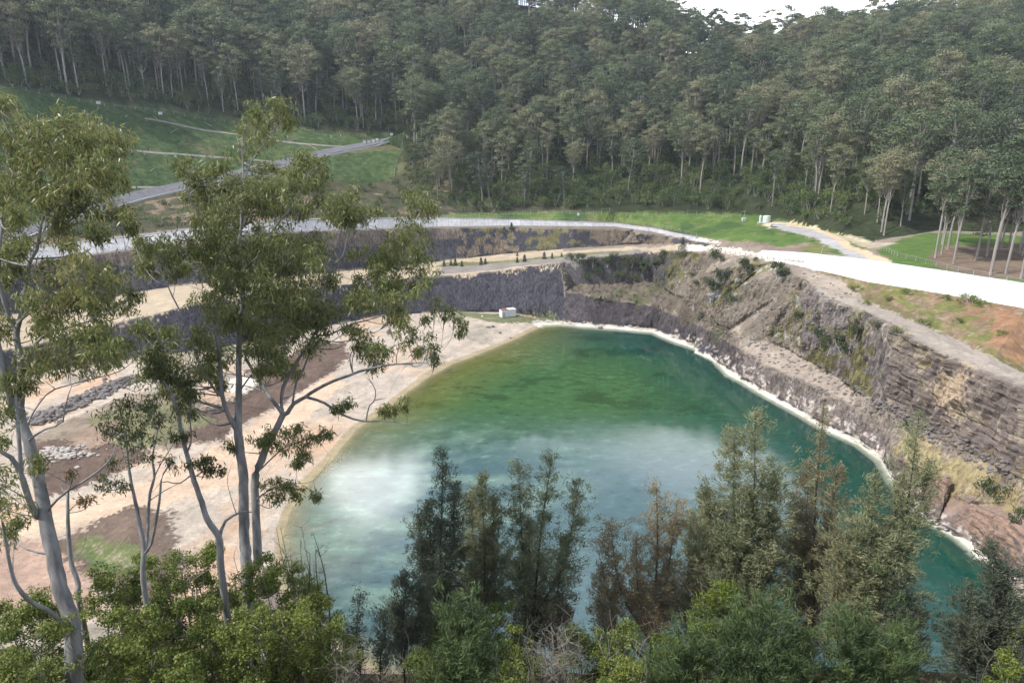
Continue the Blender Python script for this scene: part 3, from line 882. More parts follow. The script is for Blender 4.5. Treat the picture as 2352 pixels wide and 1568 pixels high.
def wall_material(joints=.45, name='cast_concrete', lift=1.0):
    m, t, b = new_mat(name)
    u = nd(t, 'ShaderNodeAttribute', attribute_name='along'); w_ = nd(t, 'ShaderNodeAttribute', attribute_name='up')
    geo = nd(t, 'ShaderNodeNewGeometry')
    n = nd(t, 'ShaderNodeTexNoise', i_Scale=.5, i_Detail=5.0, i_Roughness=.6)
    t.links.new(geo.outputs['Position'], n.inputs[0])
    fr = math_n(t, 'FRACT', math_n(t, 'DIVIDE', u.outputs['Fac'], 6.0))
    jt = math_n(t, 'LESS_THAN', math_n(t, 'ABSOLUTE', math_n(t, 'SUBTRACT', fr, .5)), .022)
    fl = math_n(t, 'FLOOR', math_n(t, 'ADD', math_n(t, 'DIVIDE', u.outputs['Fac'], 6.0), .5))
    wn_ = nd(t, 'ShaderNodeTexWhiteNoise', noise_dimensions='1D')
    t.links.new(fl, wn_.inputs['W'])
    c = ramp(t, n.outputs[0], [(.3, (.34, .34, .36)), (.7, (.46, .46, .475))])
    c = mixc(t, 1.0, c, ramp(t, wn_.outputs['Value'], [(0, .9), (1, 1.08)]), 'MULTIPLY')
    cmb = nd(t, 'ShaderNodeCombineXYZ')
    t.links.new(u.outputs['Fac'], cmb.inputs[0]); t.links.new(math_n(t, 'MULTIPLY', w_.outputs['Fac'], .6), cmb.inputs[1])
    ns = nd(t, 'ShaderNodeTexNoise', i_Scale=1.1, i_Detail=3.0)
    t.links.new(cmb.outputs[0], ns.inputs[0])
    c = mixc(t, 1.0, c, ramp(t, ns.outputs[0], [(.35, .82), (.6, 1.05)]), 'MULTIPLY')
    c = mixc(t, math_n(t, 'MULTIPLY', jt, joints), c, (.15, .15, .16))
    c = mixc(t, 1.0, c, (lift, lift, lift), 'MULTIPLY')
    t.links.new(c, b.inputs['Base Color'])
    b.inputs['Roughness'].default_value = .8
    return m
M_CONC = wall_material()
M_CONC_LIT = wall_material(.09, 'sunlit_concrete', 1.75)  # same rim concrete, with overexposed sunlight put into its colour
M_WHITE = noisy_mat('white_paint', (.66, .66, .68), (.80, .80, .82), 1.0, bump=0, rough=.5)
M_RUST = noisy_mat('rust', (.16, .05, .035), (.30, .10, .07), 2.0, bump=0)
M_DARK = noisy_mat('dark_handle_and_shade', (.02, .02, .022), (.04, .04, .04), 2.0, bump=0)  # dark door handle, and the painted shade of the roof opening
M_GALV = noisy_mat('galvanised_steel', (.42, .43, .45), (.58, .59, .60), 1.0, bump=0, rough=.45, metal=.4)
M_TIMB = noisy_mat('grey_timber', (.30, .25, .20), (.50, .43, .36), 2.0, (1, 1, .3), bump=0)
M_TANK = noisy_mat('pale_green_plastic', (.52, .62, .56), (.62, .72, .66), .8, bump=0, rough=.5)
M_ASPH = noisy_mat('asphalt', (.13, .13, .145), (.19, .19, .205), .4, bump=0)
M_STONE = noisy_mat('stone', (.11, .10, .095), (.28, .25, .235), 1.3, bump=.5)
M_LOG = noisy_mat('bleached_log', (.24, .22, .17), (.42, .38, .30), 1.0, (1, 1, 1), bump=0)

# ------------------------------------------------------------------ concrete walls on the rim
def wall(name, lo, hi, depth, label, cat, wm_=None, px_lo=None, px_hi=None, lip=.25):
    a = resample(world(lo), 2.0); b_all = np.array(resample(world(hi), .5))
    a = np.array(a)
    # matching top point: same picture column share along the line
    ua = np.linspace(0, 1, 160)
    def at(ch, u):
        pts = np.array(world(ch)); xs = np.array([c[0] for c in ch], float)
        x = xs[0] + (xs[-1] - xs[0]) * u
        return np.stack([np.interp(x, xs, pts[:, i]) for i in range(3)], 1)
    A, B = at(lo, ua), at(hi, ua)
    T = unit(np.gradient((A + B) / 2, axis=0) * np.array([1, 1, 0]))
    out = np.stack([T[:, 1], -T[:, 0], np.zeros(len(T))], 1)
    if (out * (CAM - A)).sum() < 0: out = -out
    nb = B - out * depth
    prof = [A + out * .30 - [0, 0, .8], A + out * .28 + [0, 0, .05], A * .5 + B * .5 + out * .28, B + out * .30 + [0, 0, .10], B + out * .30 + [0, 0, .38], nb + [0, 0, .38], nb - [0, 0, 1.2]]
    n, k = len(A), len(prof)
    Vv = np.stack(prof, 1).reshape(-1, 3)
    i = np.arange(n - 1)[:, None] * k; j = np.arange(k - 1)[None]
    f = np.stack([i + j, i + k + j, i + k + j + 1, i + j + 1], -1).reshape(-1, 4)
    ends = np.array([(0, 1, 4, 5), (0, 5, 6, 6)])
    al = np.concatenate([[0], np.cumsum(np.linalg.norm(np.diff(A, axis=0), axis=1))])
    o = mesh_obj(name, Vv, f, wm_ or M_CONC, attrs={'along': np.repeat(al, k), 'up': np.tile(np.arange(k) * .8, n)})
    return tag(o, label, cat)
wall('retaining_wall', WL0, WL1, .9, 'long pale concrete retaining wall with vertical joints curving along the back rim of the quarry', 'wall')
wall('retaining_wall', W0, W1, .9, 'bright white sloping concrete wall along the right rim above the orange bank', 'wall', M_CONC_LIT)

# ------------------------------------------------------------------ roads that have their own surface
def ribbon(name, pts, width, mat, label, cat=None, kind=None, lift=.12, thick=0.0, group=None, step=2.0):
    P = np.array(resample([np.array(p, float) for p in pts], step))
    T = unit(np.gradient(P * [1, 1, 0], axis=0))
    S = np.stack([T[:, 1], -T[:, 0], np.zeros(len(T))], 1)
    w = np.broadcast_to(width, (len(P),))[:, None] / 2
    L_, R_ = P - S * w, P + S * w
    zc = np.array([gz(p[0], p[1]) for p in P])
    zl = np.array([gz(p[0], p[1]) for p in L_]); zr_ = np.array([gz(p[0], p[1]) for p in R_])
    z = np.maximum(zc, (zl + zr_) / 2)
    if lift < .5:
        sm = lambda q_: np.convolve(np.pad(q_, 3, 'edge'), np.ones(7) / 7, 'valid')
        L_[:, 2] = sm(zl) + lift; R_[:, 2] = sm(zr_) + lift
        z = sm(z) + lift
    else:
        z = np.convolve(np.pad(z, 3, 'edge'), np.ones(7) / 7, 'valid') + lift
        L_[:, 2] = z; R_[:, 2] = z
    n = len(P)
    Vv = np.stack([L_ - [0, 0, 1.0], L_, R_, R_ - [0, 0, 1.0]], 1).reshape(-1, 3)
    i = np.arange(n - 1)[:, None] * 4; j = np.arange(3)[None]
    f = np.stack([i + j, i + 4 + j, i + 5 + j, i + 1 + j], -1).reshape(-1, 4)
    o = mesh_obj(name, Vv, f, mat)
    if kind: tag(o, kind=kind)
    else: tag(o, label, cat, group)
    return o, P, z

drpx = [(-60, 572), (60, 538), (120, 516), (250, 472), (340, 447), (440, 425), (540, 400), (640, 377), (760, 347), (850, 331), (935, 315)]
drw = [hit(x, y) for x, y in drpx]
ribbon('road', drw, 5.5, M_ASPH, None, kind='structure', lift=.3)
M_KERB = noisy_mat('kerb_concrete', (.40, .40, .42), (.55, .54, .55), 1.0, bump=0)
kb = [hit(x, y + 9) for x, y in drpx]
ribbon('road_barrier', kb, .9, M_KERB, 'pale concrete kerb along the lower edge of the dark road on the left slope', 'kerb', lift=.7)
M_TRACK = noisy_mat('dirt_track', (.18, .17, .145), (.30, .28, .24), .3, bump=0)
for pl in ([(10, 298), (60, 305), (135, 316), (300, 346), (420, 356), (520, 364), (620, 371), (690, 378)],
           [(270, 432), (330, 431), (405, 432), (440, 435)], [(330, 270), (420, 290), (520, 306), (640, 325), (730, 334), (800, 338)]):
    ribbon('track', [hit(x, y) for x, y in pl], 1.3, M_TRACK, None, kind='structure', lift=.3)

# ------------------------------------------------------------------ far trees: prototypes
def far_eucalypt(h, cw, seed, n_cl=13, per=85, low=.5):
    global rng
    rng = np.random.default_rng(seed)
    tr, cr = MB(), MB()
    lean = rng.normal(size=2) * h * .035
    top = np.array([lean[0], lean[1], h * .78])
    path = smooth_path([(0, 0, -1.5), (lean[0] * .2, lean[1] * .1, h * .28), (lean[0] * .6, lean[1] * .7, h * .55), top], 10)
    r0 = h * .0115
    tr.tube(path, np.linspace(r0, r0 * .35, 10), 6)
    P_, D_ = [], []
    for i in range(n_cl):
        a = i * 2.4 + rng.random() * .8
        f = (i + .5) / n_cl
        z = h * (low + (1 - low) * (f ** .75)) - h * .04
        rad = cw * (.25 + .75 * math.sin(math.pi * min(1, .18 + .72 * (1 - f) + .1))) * rng.uniform(.55, 1.05)
        if f > .85: rad *= .4
        c = np.array([lean[0] * z / h + math.cos(a) * rad, lean[1] * z / h + math.sin(a) * rad, z])
        cr_ = cw * rng.uniform(.32, .58)
        k0 = int(np.clip((z / h - .12 - .15 * rng.random()) * 11, 4, 8))
        tr.tube(curve(path[k0], c - [0, 0, cr_ * .25], 5, sag=-.06), np.linspace(r0 * .30, r0 * .08, 5), 4)
        n = int(per * rng.uniform(.7, 1.3))
        q = rng.normal(size=(n, 3)); q = unit(q) * (rng.random((n, 1)) ** .4)
        q[:, 2] = np.where(q[:, 2] < -.25, q[:, 2] * .4, q[:, 2])
        P_.append(c + q * [cr_, cr_, cr_ * .62])
        D_.append(unit(q * [1, 1, 1.2] + rng.normal(size=(n, 3)) * .28 + [0, 0, .40]))
    P_, N_ = np.concatenate(P_), np.concatenate(D_)
    D_ = unit(np.cross(N_, rng.normal(size=(len(P_), 3))))
    cr.cards(P_, D_, rng.uniform(.45, .85, len(P_)), rng.uniform(.28, .5, len(P_)), unit(np.cross(N_, D_)))
    return tr, cr

def far_bush(w, h, seed, n=520, leaf=.6):
    global rng
    rng = np.random.default_rng(seed)
    tr, cr = MB(), MB()
    for i in range(4):
        a = rng.random() * 6.28
        tr.tube(curve((0, 0, -.5), (math.cos(a) * w * .3, math.sin(a) * w * .3, h * .7), 5), np.linspace(.12, .04, 5), 4)
    K = 9
    cs = np.stack([rng.normal(size=K) * w * .27, rng.normal(size=K) * w * .27, rng.uniform(.28, .8, K) * h], 1)
    rs = rng.uniform(.24, .38, K) * w
    k = rng.integers(0, K, n)
    q = unit(rng.normal(size=(n, 3))) * (rng.random((n, 1)) ** .35)
    P_ = cs[k] + q * rs[k][:, None] * [1, 1, .8]
    P_[:, 2] = np.maximum(P_[:, 2], .1)
    N_ = unit(q + rng.normal(size=(n, 3)) * .4 + [0, 0, .3])
    D_ = unit(np.cross(N_, rng.normal(size=(n, 3))))
    cr.cards(P_, D_, rng.uniform(.7, 1.2, n) * leaf, rng.uniform(.5, .8, n) * leaf, unit(np.cross(N_, D_)))
    return tr, cr

def bare_tree(h, seed, spread=.35):
    global rng
    rng = np.random.default_rng(seed)
    tr = MB()
    path = curve((0, 0, -1), (rng.normal() * 1.5, 0, h * .85), 9, bend=.03)
    tr.tube(path, np.linspace(h * .012, h * .004, 9), 6)
    for i in range(12):
        k = rng.integers(4, 9); a = rng.random() * 6.28; L = h * rng.uniform(.15, spread)
        e = path[k] + [math.cos(a) * L * .7, math.sin(a) * L * .7, L * .7]
        b = curve(path[k], e, 5, sag=-.08); tr.tube(b, np.linspace(h * .005, h * .0015, 5), 4)
        for j in range(3):
            tr.tube(curve(b[rng.integers(2, 5)], e + rng.normal(size=3) * L * .35, 4), np.linspace(h * .002, h * .0008, 4), 3)
    return tr

protos = []      # (height, trunk mesh, crown mesh)
def proto(tr, cr, mt, mc, h, name):
    me_t = tr.build('trunk', mt, link=False).data
    me_c = cr.build('crown', mc, link=False).data
    return dict(h=h, t=me_t, c=me_c, tr=tr, cr=cr, mt=mt, mc=mc)
EUCP = [proto(*far_eucalypt(h, cw, 100 + i, nc, pr, lo), M_FTR, M_FAR, h, 'e') for i, (h, cw, nc, pr, lo) in enumerate(
    [(30, 6.0, 18, 170, .48), (33, 6.4, 20, 170, .54), (27, 6.4, 18, 170, .42), (31, 4.8, 15, 170, .50), (29, 7.2, 20, 170, .52), (34, 5.6, 17, 170, .58), (25, 5.2, 16, 170, .32), (32, 7.2, 21, 170, .55)])]
BUSHP = [proto(*far_bush(w, h, 200 + i), M_FTR, M_FARB, h, 'b') for i, (w, h) in enumerate([(6, 6.5), (7.5, 6), (5, 8), (8, 8), (6.5, 10)])]
rng = np.random.default_rng(11)

def spawn(pr, name, loc, label, cat, group, sc=1.0, rz=0.0):
    e = empty(name, loc, label, cat, group, rz, sc)
    for k, m_ in (('trunk', pr['t']), ('crown', pr['c'])):
        o = bpy.data.objects.new(k, m_); COL.objects.link(o); o.parent = e
    return e

# sites in the forest
ft_w = np.array([p[:2] for p in LINES[-1]])
def jgrid(step, x0, x1, y0, y1, jt):
    xs, ys = np.meshgrid(np.arange(x0, x1, step), np.arange(y0, y1, step))
    p = np.stack([xs.ravel(), ys.ravel()], 1)
    return p + rng.uniform(-jt, jt, p.shape) * step
def dist_to(line, p):
    d = np.full(len(p), 1e9)
    for a, b in zip(line[:-1], line[1:]):
        ab = b - a; t = np.clip(((p - a) @ ab) / (ab @ ab), 0, 1)[:, None]
        d = np.minimum(d, np.linalg.norm(p - a - t * ab, axis=1))
    return d
sites = jgrid(10.4, -560, 560, 225, 720, .5)
sites = sites[np.abs(sites[:, 0] / sites[:, 1]) < .80]
in_f = inside(foot_poly, sites[:, 0], sites[:, 1]); dd = dist_to(ft_w, sites)
sites = sites[in_f & (dd > 5)]; dd = dd[in_f & (dd > 5)]
# the shrubby bank at the foot of the middle slope carries few tall trees
mid = (sites[:, 0] > -32) & (sites[:, 0] < 115) & (dd < 34)
keep = ~(mid & (rng.random(len(sites)) < .78))
sites, dd = sites[keep], dd[keep]
# nothing grows where the hill has already turned away from view
zs_ = np.array([gz(*p) for p in sites])
el_top = (zs_ + 30 - 70) / np.hypot(*sites.T)
az_ = sites[:, 0] / sites[:, 1]
order = np.argsort(np.hypot(*sites.T))
hor = {}
vis = np.zeros(len(sites), bool)
for i in order:
    k = int(round(az_[i] / .02))
    if el_top[i] > hor.get(k, -9) - .012: vis[i] = True
    hor[k] = max(hor.get(k, -9), el_top[i] - .03)
sites, dd, zs_ = sites[vis], dd[vis], zs_[vis]
lowtop = (zs_ - 70) / sites[:, 1] < .56
sites, dd, zs_ = sites[lowtop], dd[lowtop], zs_[lowtop]
dcam = np.hypot(sites[:, 0], sites[:, 1]) + np.where(dd < 25, -120, 0)
order = np.argsort(dcam)
sites, dd, zs_ = sites[order], dd[order], zs_[order]
kind_ = rng.integers(0, len(EUCP), len(sites)); scl = (.70 + .62 * rng.random(len(sites)) ** 1.1) * np.where(sites[:, 0] / sites[:, 1] < -.12, 1.25, 1.0); rot = rng.uniform(0, 6.28, len(sites))
print('forest sites', len(sites))
ZN = [(-9, -.36, 'forest above the green slope', 'far left'), (-.36, -.12, 'forest by the dark road end', 'left middle'),
      (-.12, .10, 'hillside left behind the narrow lawn', 'middle'), (.10, .30, 'hillside right behind the narrow lawn', 'right middle'),
      (.30, .46, 'hillside behind the water tanks', 'tank side'), (.46, 9, 'hillside above the right-hand lawn', 'far right')]
KD = ['broad domed', 'tall narrow', 'low wide', 'slim upright', 'wide layered', 'long-trunked', 'short full', 'flat-topped']
for i in range(min(300, len(sites))):
    x, y = sites[i]; s = x / y
    zn = next(z for z in ZN if z[0] <= s < z[1])
    if dd[i] < 16: row, g = 'front row', 'front row'
    elif dd[i] < 34: row, g = 'second row', 'second row'
    else: row, g = 'deeper in', 'inner trees'
    spawn(EUCP[kind_[i]], 'eucalypt_tree', (x, y, zs_[i]), '%s grey-green eucalypt, %s, %s' % (KD[kind_[i]], row, zn[2]), 'tree',
          'eucalypts: %s, %s, %s' % (KD[kind_[i]], g, zn[3]), sc=scl[i], rz=rot[i])

def joined(pr, name):
    v = np.concatenate(pr['tr'].v + pr['cr'].v)
    fs, n, mi = [], 0, []
    for k, mb_ in enumerate((pr['tr'], pr['cr'])):
        for f in mb_.f:
            if len(f): fs.append(f + n); mi.append(np.full(len(f), k))
        n += mb_.n
    return mesh_obj(name, v, np.concatenate(fs), [pr['mt'], pr['mc']], mat_idx=np.concatenate(mi), link=False)

def scatter(name, prs, P3, idx, sc, rz, label):
    """one object: a mesh of points that carries the plants"""
    cl = bpy.data.collections.new(name + '_kinds')
    for k, pr in enumerate(prs):
        o = joined(pr, '%s_kind_%d' % (name, k)); cl.objects.link(o)
    me = bpy.data.meshes.new(name)
    me.vertices.add(len(P3)); me.vertices.foreach_set('co', np.asarray(P3, np.float32).ravel())
    for n_, v_, ty in (('idx', idx, 'INT'), ('sc', sc, 'FLOAT'), ('rz', rz, 'FLOAT')):
        a = me.attributes.new(n_, ty, 'POINT'); a.data.foreach_set('value', np.asarray(v_, np.int32 if ty == 'INT' else np.float32))
    o = bpy.data.objects.new(name, me); COL.objects.link(o)
    g = bpy.data.node_groups.new(name, 'GeometryNodeTree')
    g.interface.new_socket('Geometry', in_out='INPUT', socket_type='NodeSocketGeometry')
    g.interface.new_socket('Geometry', in_out='OUTPUT', socket_type='NodeSocketGeometry')
    gi, go = g.nodes.new('NodeGroupInput'), g.nodes.new('NodeGroupOutput')
    ci = g.nodes.new('GeometryNodeCollectionInfo'); ci.inputs['Collection'].default_value = cl
    ci.inputs['Separate Children'].default_value = True; ci.inputs['Reset Children'].default_value = True
    ip = g.nodes.new('GeometryNodeInstanceOnPoints'); ip.inputs['Pick Instance'].default_value = True
    def attr(n_, ty):
        a = g.nodes.new('GeometryNodeInputNamedAttribute'); a.data_type = ty; a.inputs['Name'].default_value = n_
        return next(s for s in a.outputs if s.enabled and s.name == 'Attribute')
    cx_ = g.nodes.new('ShaderNodeCombineXYZ')
    g.links.new(attr('rz', 'FLOAT'), cx_.inputs[2])
    g.links.new(gi.outputs[0], ip.inputs['Points']); g.links.new(ci.outputs[0], ip.inputs['Instance'])
    g.links.new(attr('idx', 'INT'), ip.inputs['Instance Index'])
    g.links.new(cx_.outputs[0], ip.inputs['Rotation']); g.links.new(attr('sc', 'FLOAT'), ip.inputs['Scale'])
    g.links.new(ip.outputs[0], go.inputs[0])
    md = o.modifiers.new('plants', 'NODES'); md.node_group = g
    return tag(o, label, name.replace('_', ' '), kind='stuff')
s3 = sites[300:]
scatter('forest', EUCP, np.column_stack([s3, zs_[300:] - .3]), kind_[300:], scl[300:], rot[300:], 'mass of grey-green eucalypt forest covering the far hillside')

# undergrowth below and between the trees
ug = jgrid(5.6, -420, 420, 225, 520, .45)
ug = ug[(np.abs(ug[:, 0] / ug[:, 1]) < .80) & inside(foot_poly, ug[:, 0], ug[:, 1])]
du = dist_to(ft_w, ug)
ug = ug[(du > 2.0) & (du < 75)]; du = du[(du > 2.0) & (du < 75)]
right_bare = (ug[:, 0] / ug[:, 1] > .50) & (du < 14)
ug, du = ug[~right_bare], du[~right_bare]
zu = np.array([gz(*p) for p in ug])
near_e = np.argsort(du + rng.random(len(du)) * 3)[:110]
rest = np.setdiff1d(np.arange(len(ug)), near_e)
bk = rng.integers(0, len(BUSHP), len(ug)); bs = rng.uniform(.6, 1.25, len(ug))
scatter('undergrowth', BUSHP, np.column_stack([ug[rest], zu[rest] - .3]), bk[rest], bs[rest], rng.uniform(0, 6.28, len(rest)), 'dark green undergrowth filling the forest floor between the trunks')
BD = ['round bush', 'low wide bush', 'upright bush', 'large spreading bush', 'tall shaggy bush']
for i in near_e:
    x, y = ug[i]; zn = next(z for z in ZN if z[0] <= x / y < z[1])
    spawn(BUSHP[bk[i]], 'shrub', (x, y, zu[i] - .3), 'dark green %s under trees, %s' % (BD[bk[i]], zn[2]), 'shrub', 'shrubs: %s, %s' % (BD[bk[i]], zn[3]),
          sc=bs[i] * .9, rz=rng.uniform(0, 6.28))
# ------------------------------------------------------------------ trees in front
rng = np.random.default_rng(21)

def gum(name, base_px, t0, limbs, clumps, label, leaf=M_EUC, seed=1, dens=1.0, spread=2.2, bark=M_BARK, leaf_l=.33, base_r=.3):
    """limbs: [(part, [(px, py, dt, r), ...])]; the first point of a limb sits on an earlier limb"""
    global rng
    rng = np.random.default_rng(seed)
    b = Pt(base_px[0], base_px[1], t0)
    zb = gz(b[0], b[1])
    org = np.array([b[0], b[1], zb])
    root = empty(name, org, label, 'tree')
    nodes, nrad = [], []
    twigs = MB()
    for k, (part, pts) in enumerate(limbs):
        P3 = [Pt(x, y, t0 + d) for x, y, d, r in pts]
        rr = [r * (.74 if base_px[0] == 172 else .84) for *_, r in pts]
        if k == 0:
            P3 = [org - [0, 0, .6], (org + P3[0]) / 2 if P3[0][2] - zb > 3 else org + [0, 0, .3]] + P3; rr = [rr[0] * 1.35, rr[0] * 1.1] + rr
        n = max(8, int(sum(np.linalg.norm(np.array(P3[i + 1]) - P3[i]) for i in range(len(P3) - 1)) / .45))
        path = smooth_path(P3, n)
        rad = np.interp(np.linspace(0, len(P3) - 1, n), range(len(P3)), rr)
        path[1:-1] += rng.normal(size=(n - 2, 3)) * rad[1:-1, None] * .05
        m_ = MB().tube(path - org, rad * (1 + .02 * rng.normal(size=n)), 10 if rad[0] > .12 else 6, jit=.02)
        m_.build(part, bark, root, smooth=True)
        nodes.append(path); nrad.append(rad)
    N = np.concatenate(nodes); NR = np.concatenate(nrad)
    lv = MB()
    m_per_px = t0 / F
    ex = []
    for c in clumps:
        if c[2] >= 24 and len(c) == 3:
            for _ in range(1):
                a = rng.random() * 6.28; ex.append((c[0] + math.cos(a) * c[2] * .75, c[1] + math.sin(a) * c[2] * .6, c[2] * rng.uniform(.5, .8)))
    for c in list(clumps) + ex:
        px, py, r = c[:3]
        d = c[3] if len(c) > 3 else float(np.clip(rng.normal() * spread, -1.6 * spread, 1.6 * spread))
        C3 = Pt(px, py, t0 + d); rm = r * m_per_px
        cost = np.linalg.norm(N - C3, axis=1) + np.where(N[:, 2] > C3[2] - .3, 2.2, 0) + np.where(NR > .22, 1.5, 0)
        j = int(np.argmin(cost))
        L = np.linalg.norm(N[j] - C3)
        br = curve(N[j], C3 - [0, 0, rm * .3], 7, sag=-.05, bend=.10)
        r0 = min(NR[j] * .6, .018 + .012 * L)
        twigs.tube(br - org, np.linspace(r0, .012, 7), 5)
        ns = max(5, int(17 * (rm / .9) ** 1.7))
        sub = unit(rng.normal(size=(ns, 3))) * rm * rng.uniform(.25, 1.45, (ns, 1)) * [1, 1, .8] + [0, 0, rm * .12]
        for s_ in sub:
            e = C3 + s_
            twigs.tube(np.array([br[-2], (br[-1] + e) / 2 + rng.normal(size=3) * .06, e]) - org, [.012, .009, .005], 3)
            n = max(8, int(44 * dens * rng.uniform(.2, 1.6)))
            q = rng.normal(size=(n, 3)) * (.10 + .16 * min(rm, 1.2)) * [1, 1, .9]
            D = unit(rng.normal(size=(n, 3)) * [.5, .5, .35] + [0, 0, -.8] + unit(q) * .35)
            P_ = e + q - [0, 0, .05]
            lv.cards(P_ - org, D, rng.uniform(.65, 1.25, n) * leaf_l, rng.uniform(.75, 1.2, n) * leaf_l * .20)
    twigs.build('twigs', bark, root)
    lv.build('crown', leaf, root)
    return root

L_ = [('trunk', [(172, 1564, 0, .50), (167, 1437, 0, .44), (147, 1378, 0, .42), (128, 1300, 0, .40), (110, 1216, 0, .38), (91, 1113, 0, .34), (69, 1025, 0, .31), (47, 960, 0, .27), (47, 922, .2, .22), (48, 849, .6, .19), (46, 818, .7, .18),
                 (38, 764, .8, .17), (50, 719, .8, .13), (58, 669, 1, .12), (67, 606, 1, .11), (85, 570, 1, .10), (97, 507, 1.2, .08), (121, 480, 1.4, .07), (148, 449, 1.6, .05), (170, 400, 1.8, .03)]),
      ('branch', [(47, 960, 0, .22), (29, 927, -.4, .20), (10, 863, -.8, .19), (0, 814, -1, .18), (-14, 740, -1.2, .15), (-6, 640, -1.2, .12), (0, 560, -1.2, .10), (12, 480, -1, .07), (30, 400, -1, .04)]),
      ('branch', [(38, 764, .8, .14), (31, 746, .8, .14), (18, 714, .6, .13), (0, 660, .2, .11), (-15, 590, 0, .09)]),
      ('branch', [(88, 1187, 0, .2), (73, 1162, -.5, .18), (49, 1094, -1, .16), (29, 1054, -1.3, .13), (0, 1035, -1.6, .11), (-30, 1010, -2, .08)]),
      ('branch', [(49, 1094, -1, .12), (44, 1010, -1, .11), (40, 960, -.9, .1), (36, 905, -.9, .07)]),
      ('branch', [(90, 557, 1, .08), (117, 543, .8, .07), (153, 512, .6, .06), (189, 485, .3, .05), (202, 458, .2, .035), (230, 420, 0, .02)]),
      ('branch', [(0, 503, -1.2, .08), (31, 471, -.8, .07), (58, 440, -.6, .06), (90, 404, -.5, .05), (120, 350, -.4, .03)]),
      ('branch', [(36, 750, .8, .09), (67, 719, .5, .07), (126, 710, .2, .05), (170, 690, 0, .035), (215, 680, 0, .02)]),
      ('branch', [(46, 830, .6, .11), (81, 791, .4, .08), (112, 764, .2, .07), (180, 746, 0, .05), (234, 723, -.3, .035), (290, 700, -.5, .02)]),
      ('branch', [(108, 1175, 0, .085), (130, 1148, -.6, .075), (162, 1123, -1, .065), (216, 1089, -1.4, .055), (250, 1059, -1.6, .045), (262, 1035, -1.6, .035), (269, 1015, -1.6, .02)]),
      ('branch', [(66, 1015, 0, .07), (73, 1005, -.4, .06), (108, 983, -.8, .055), (142, 971, -1.1, .05), (152, 922, -1.3, .04), (164, 888, -1.4, .02)]),
      ('branch', [(60, 985, 0, .07), (69, 961, .6, .06), (93, 922, 1, .05), (127, 893, 1.4, .045), (220, 868, 1.6, .04), (274, 853, 1.8, .03), (313, 824, 2, .015)]),
      ('branch', [(152, 1440, 0, .17), (142, 1432, -.4, .15), (113, 1402, -1, .13), (73, 1383, -1.6, .12), (44, 1353, -2, .11), (27, 1314, -2.2, .1), (14, 1250, -2.4, .08), (4, 1190, -2.5, .05)])]
cl = [(120, 300, 42), (60, 325, 50), (190, 318, 48), (235, 330, 45), (275, 345, 30), (20, 345, 45), (262, 385, 32), (150, 360, 50), (60, 390, 58), (155, 420, 52), (225, 405, 45), (10, 430, 48), (100, 465, 52), (190, 465, 48),
      (278, 430, 22), (245, 490, 34), (40, 515, 46), (140, 525, 36), (228, 540, 26), (10, 585, 38), (60, 560, 30), (130, 640, 42), (180, 620, 28), (205, 658, 42), (250, 645, 36), (150, 690, 44), (240, 700, 34), (296, 690, 28), (90, 700, 34),
      (100, 757, 40), (160, 770, 42), (220, 780, 34), (60, 840, 36), (130, 830, 40), (200, 830, 38), (250, 810, 34), (20, 640, 30), (10, 760, 26), (15, 240, 26), (-5, 250, 24), (20, 950, 26), (8, 1005, 28), (90, 1070, 18), (0, 1105, 26),
      (8, 1170, 30), (38, 1215, 24), (20, 1245, 22), (280, 800, 24), (300, 520, 16), (-20, 700, 36), (-25, 900, 36), (170, 560, 24), (45, 900, 26)]
gum('eucalyptus_tree', (172, 1564), 30.5, L_, cl, 'big foreground gum tree at the left edge with a thick smooth grey leaning trunk', seed=31, dens=.95, spread=1.9)

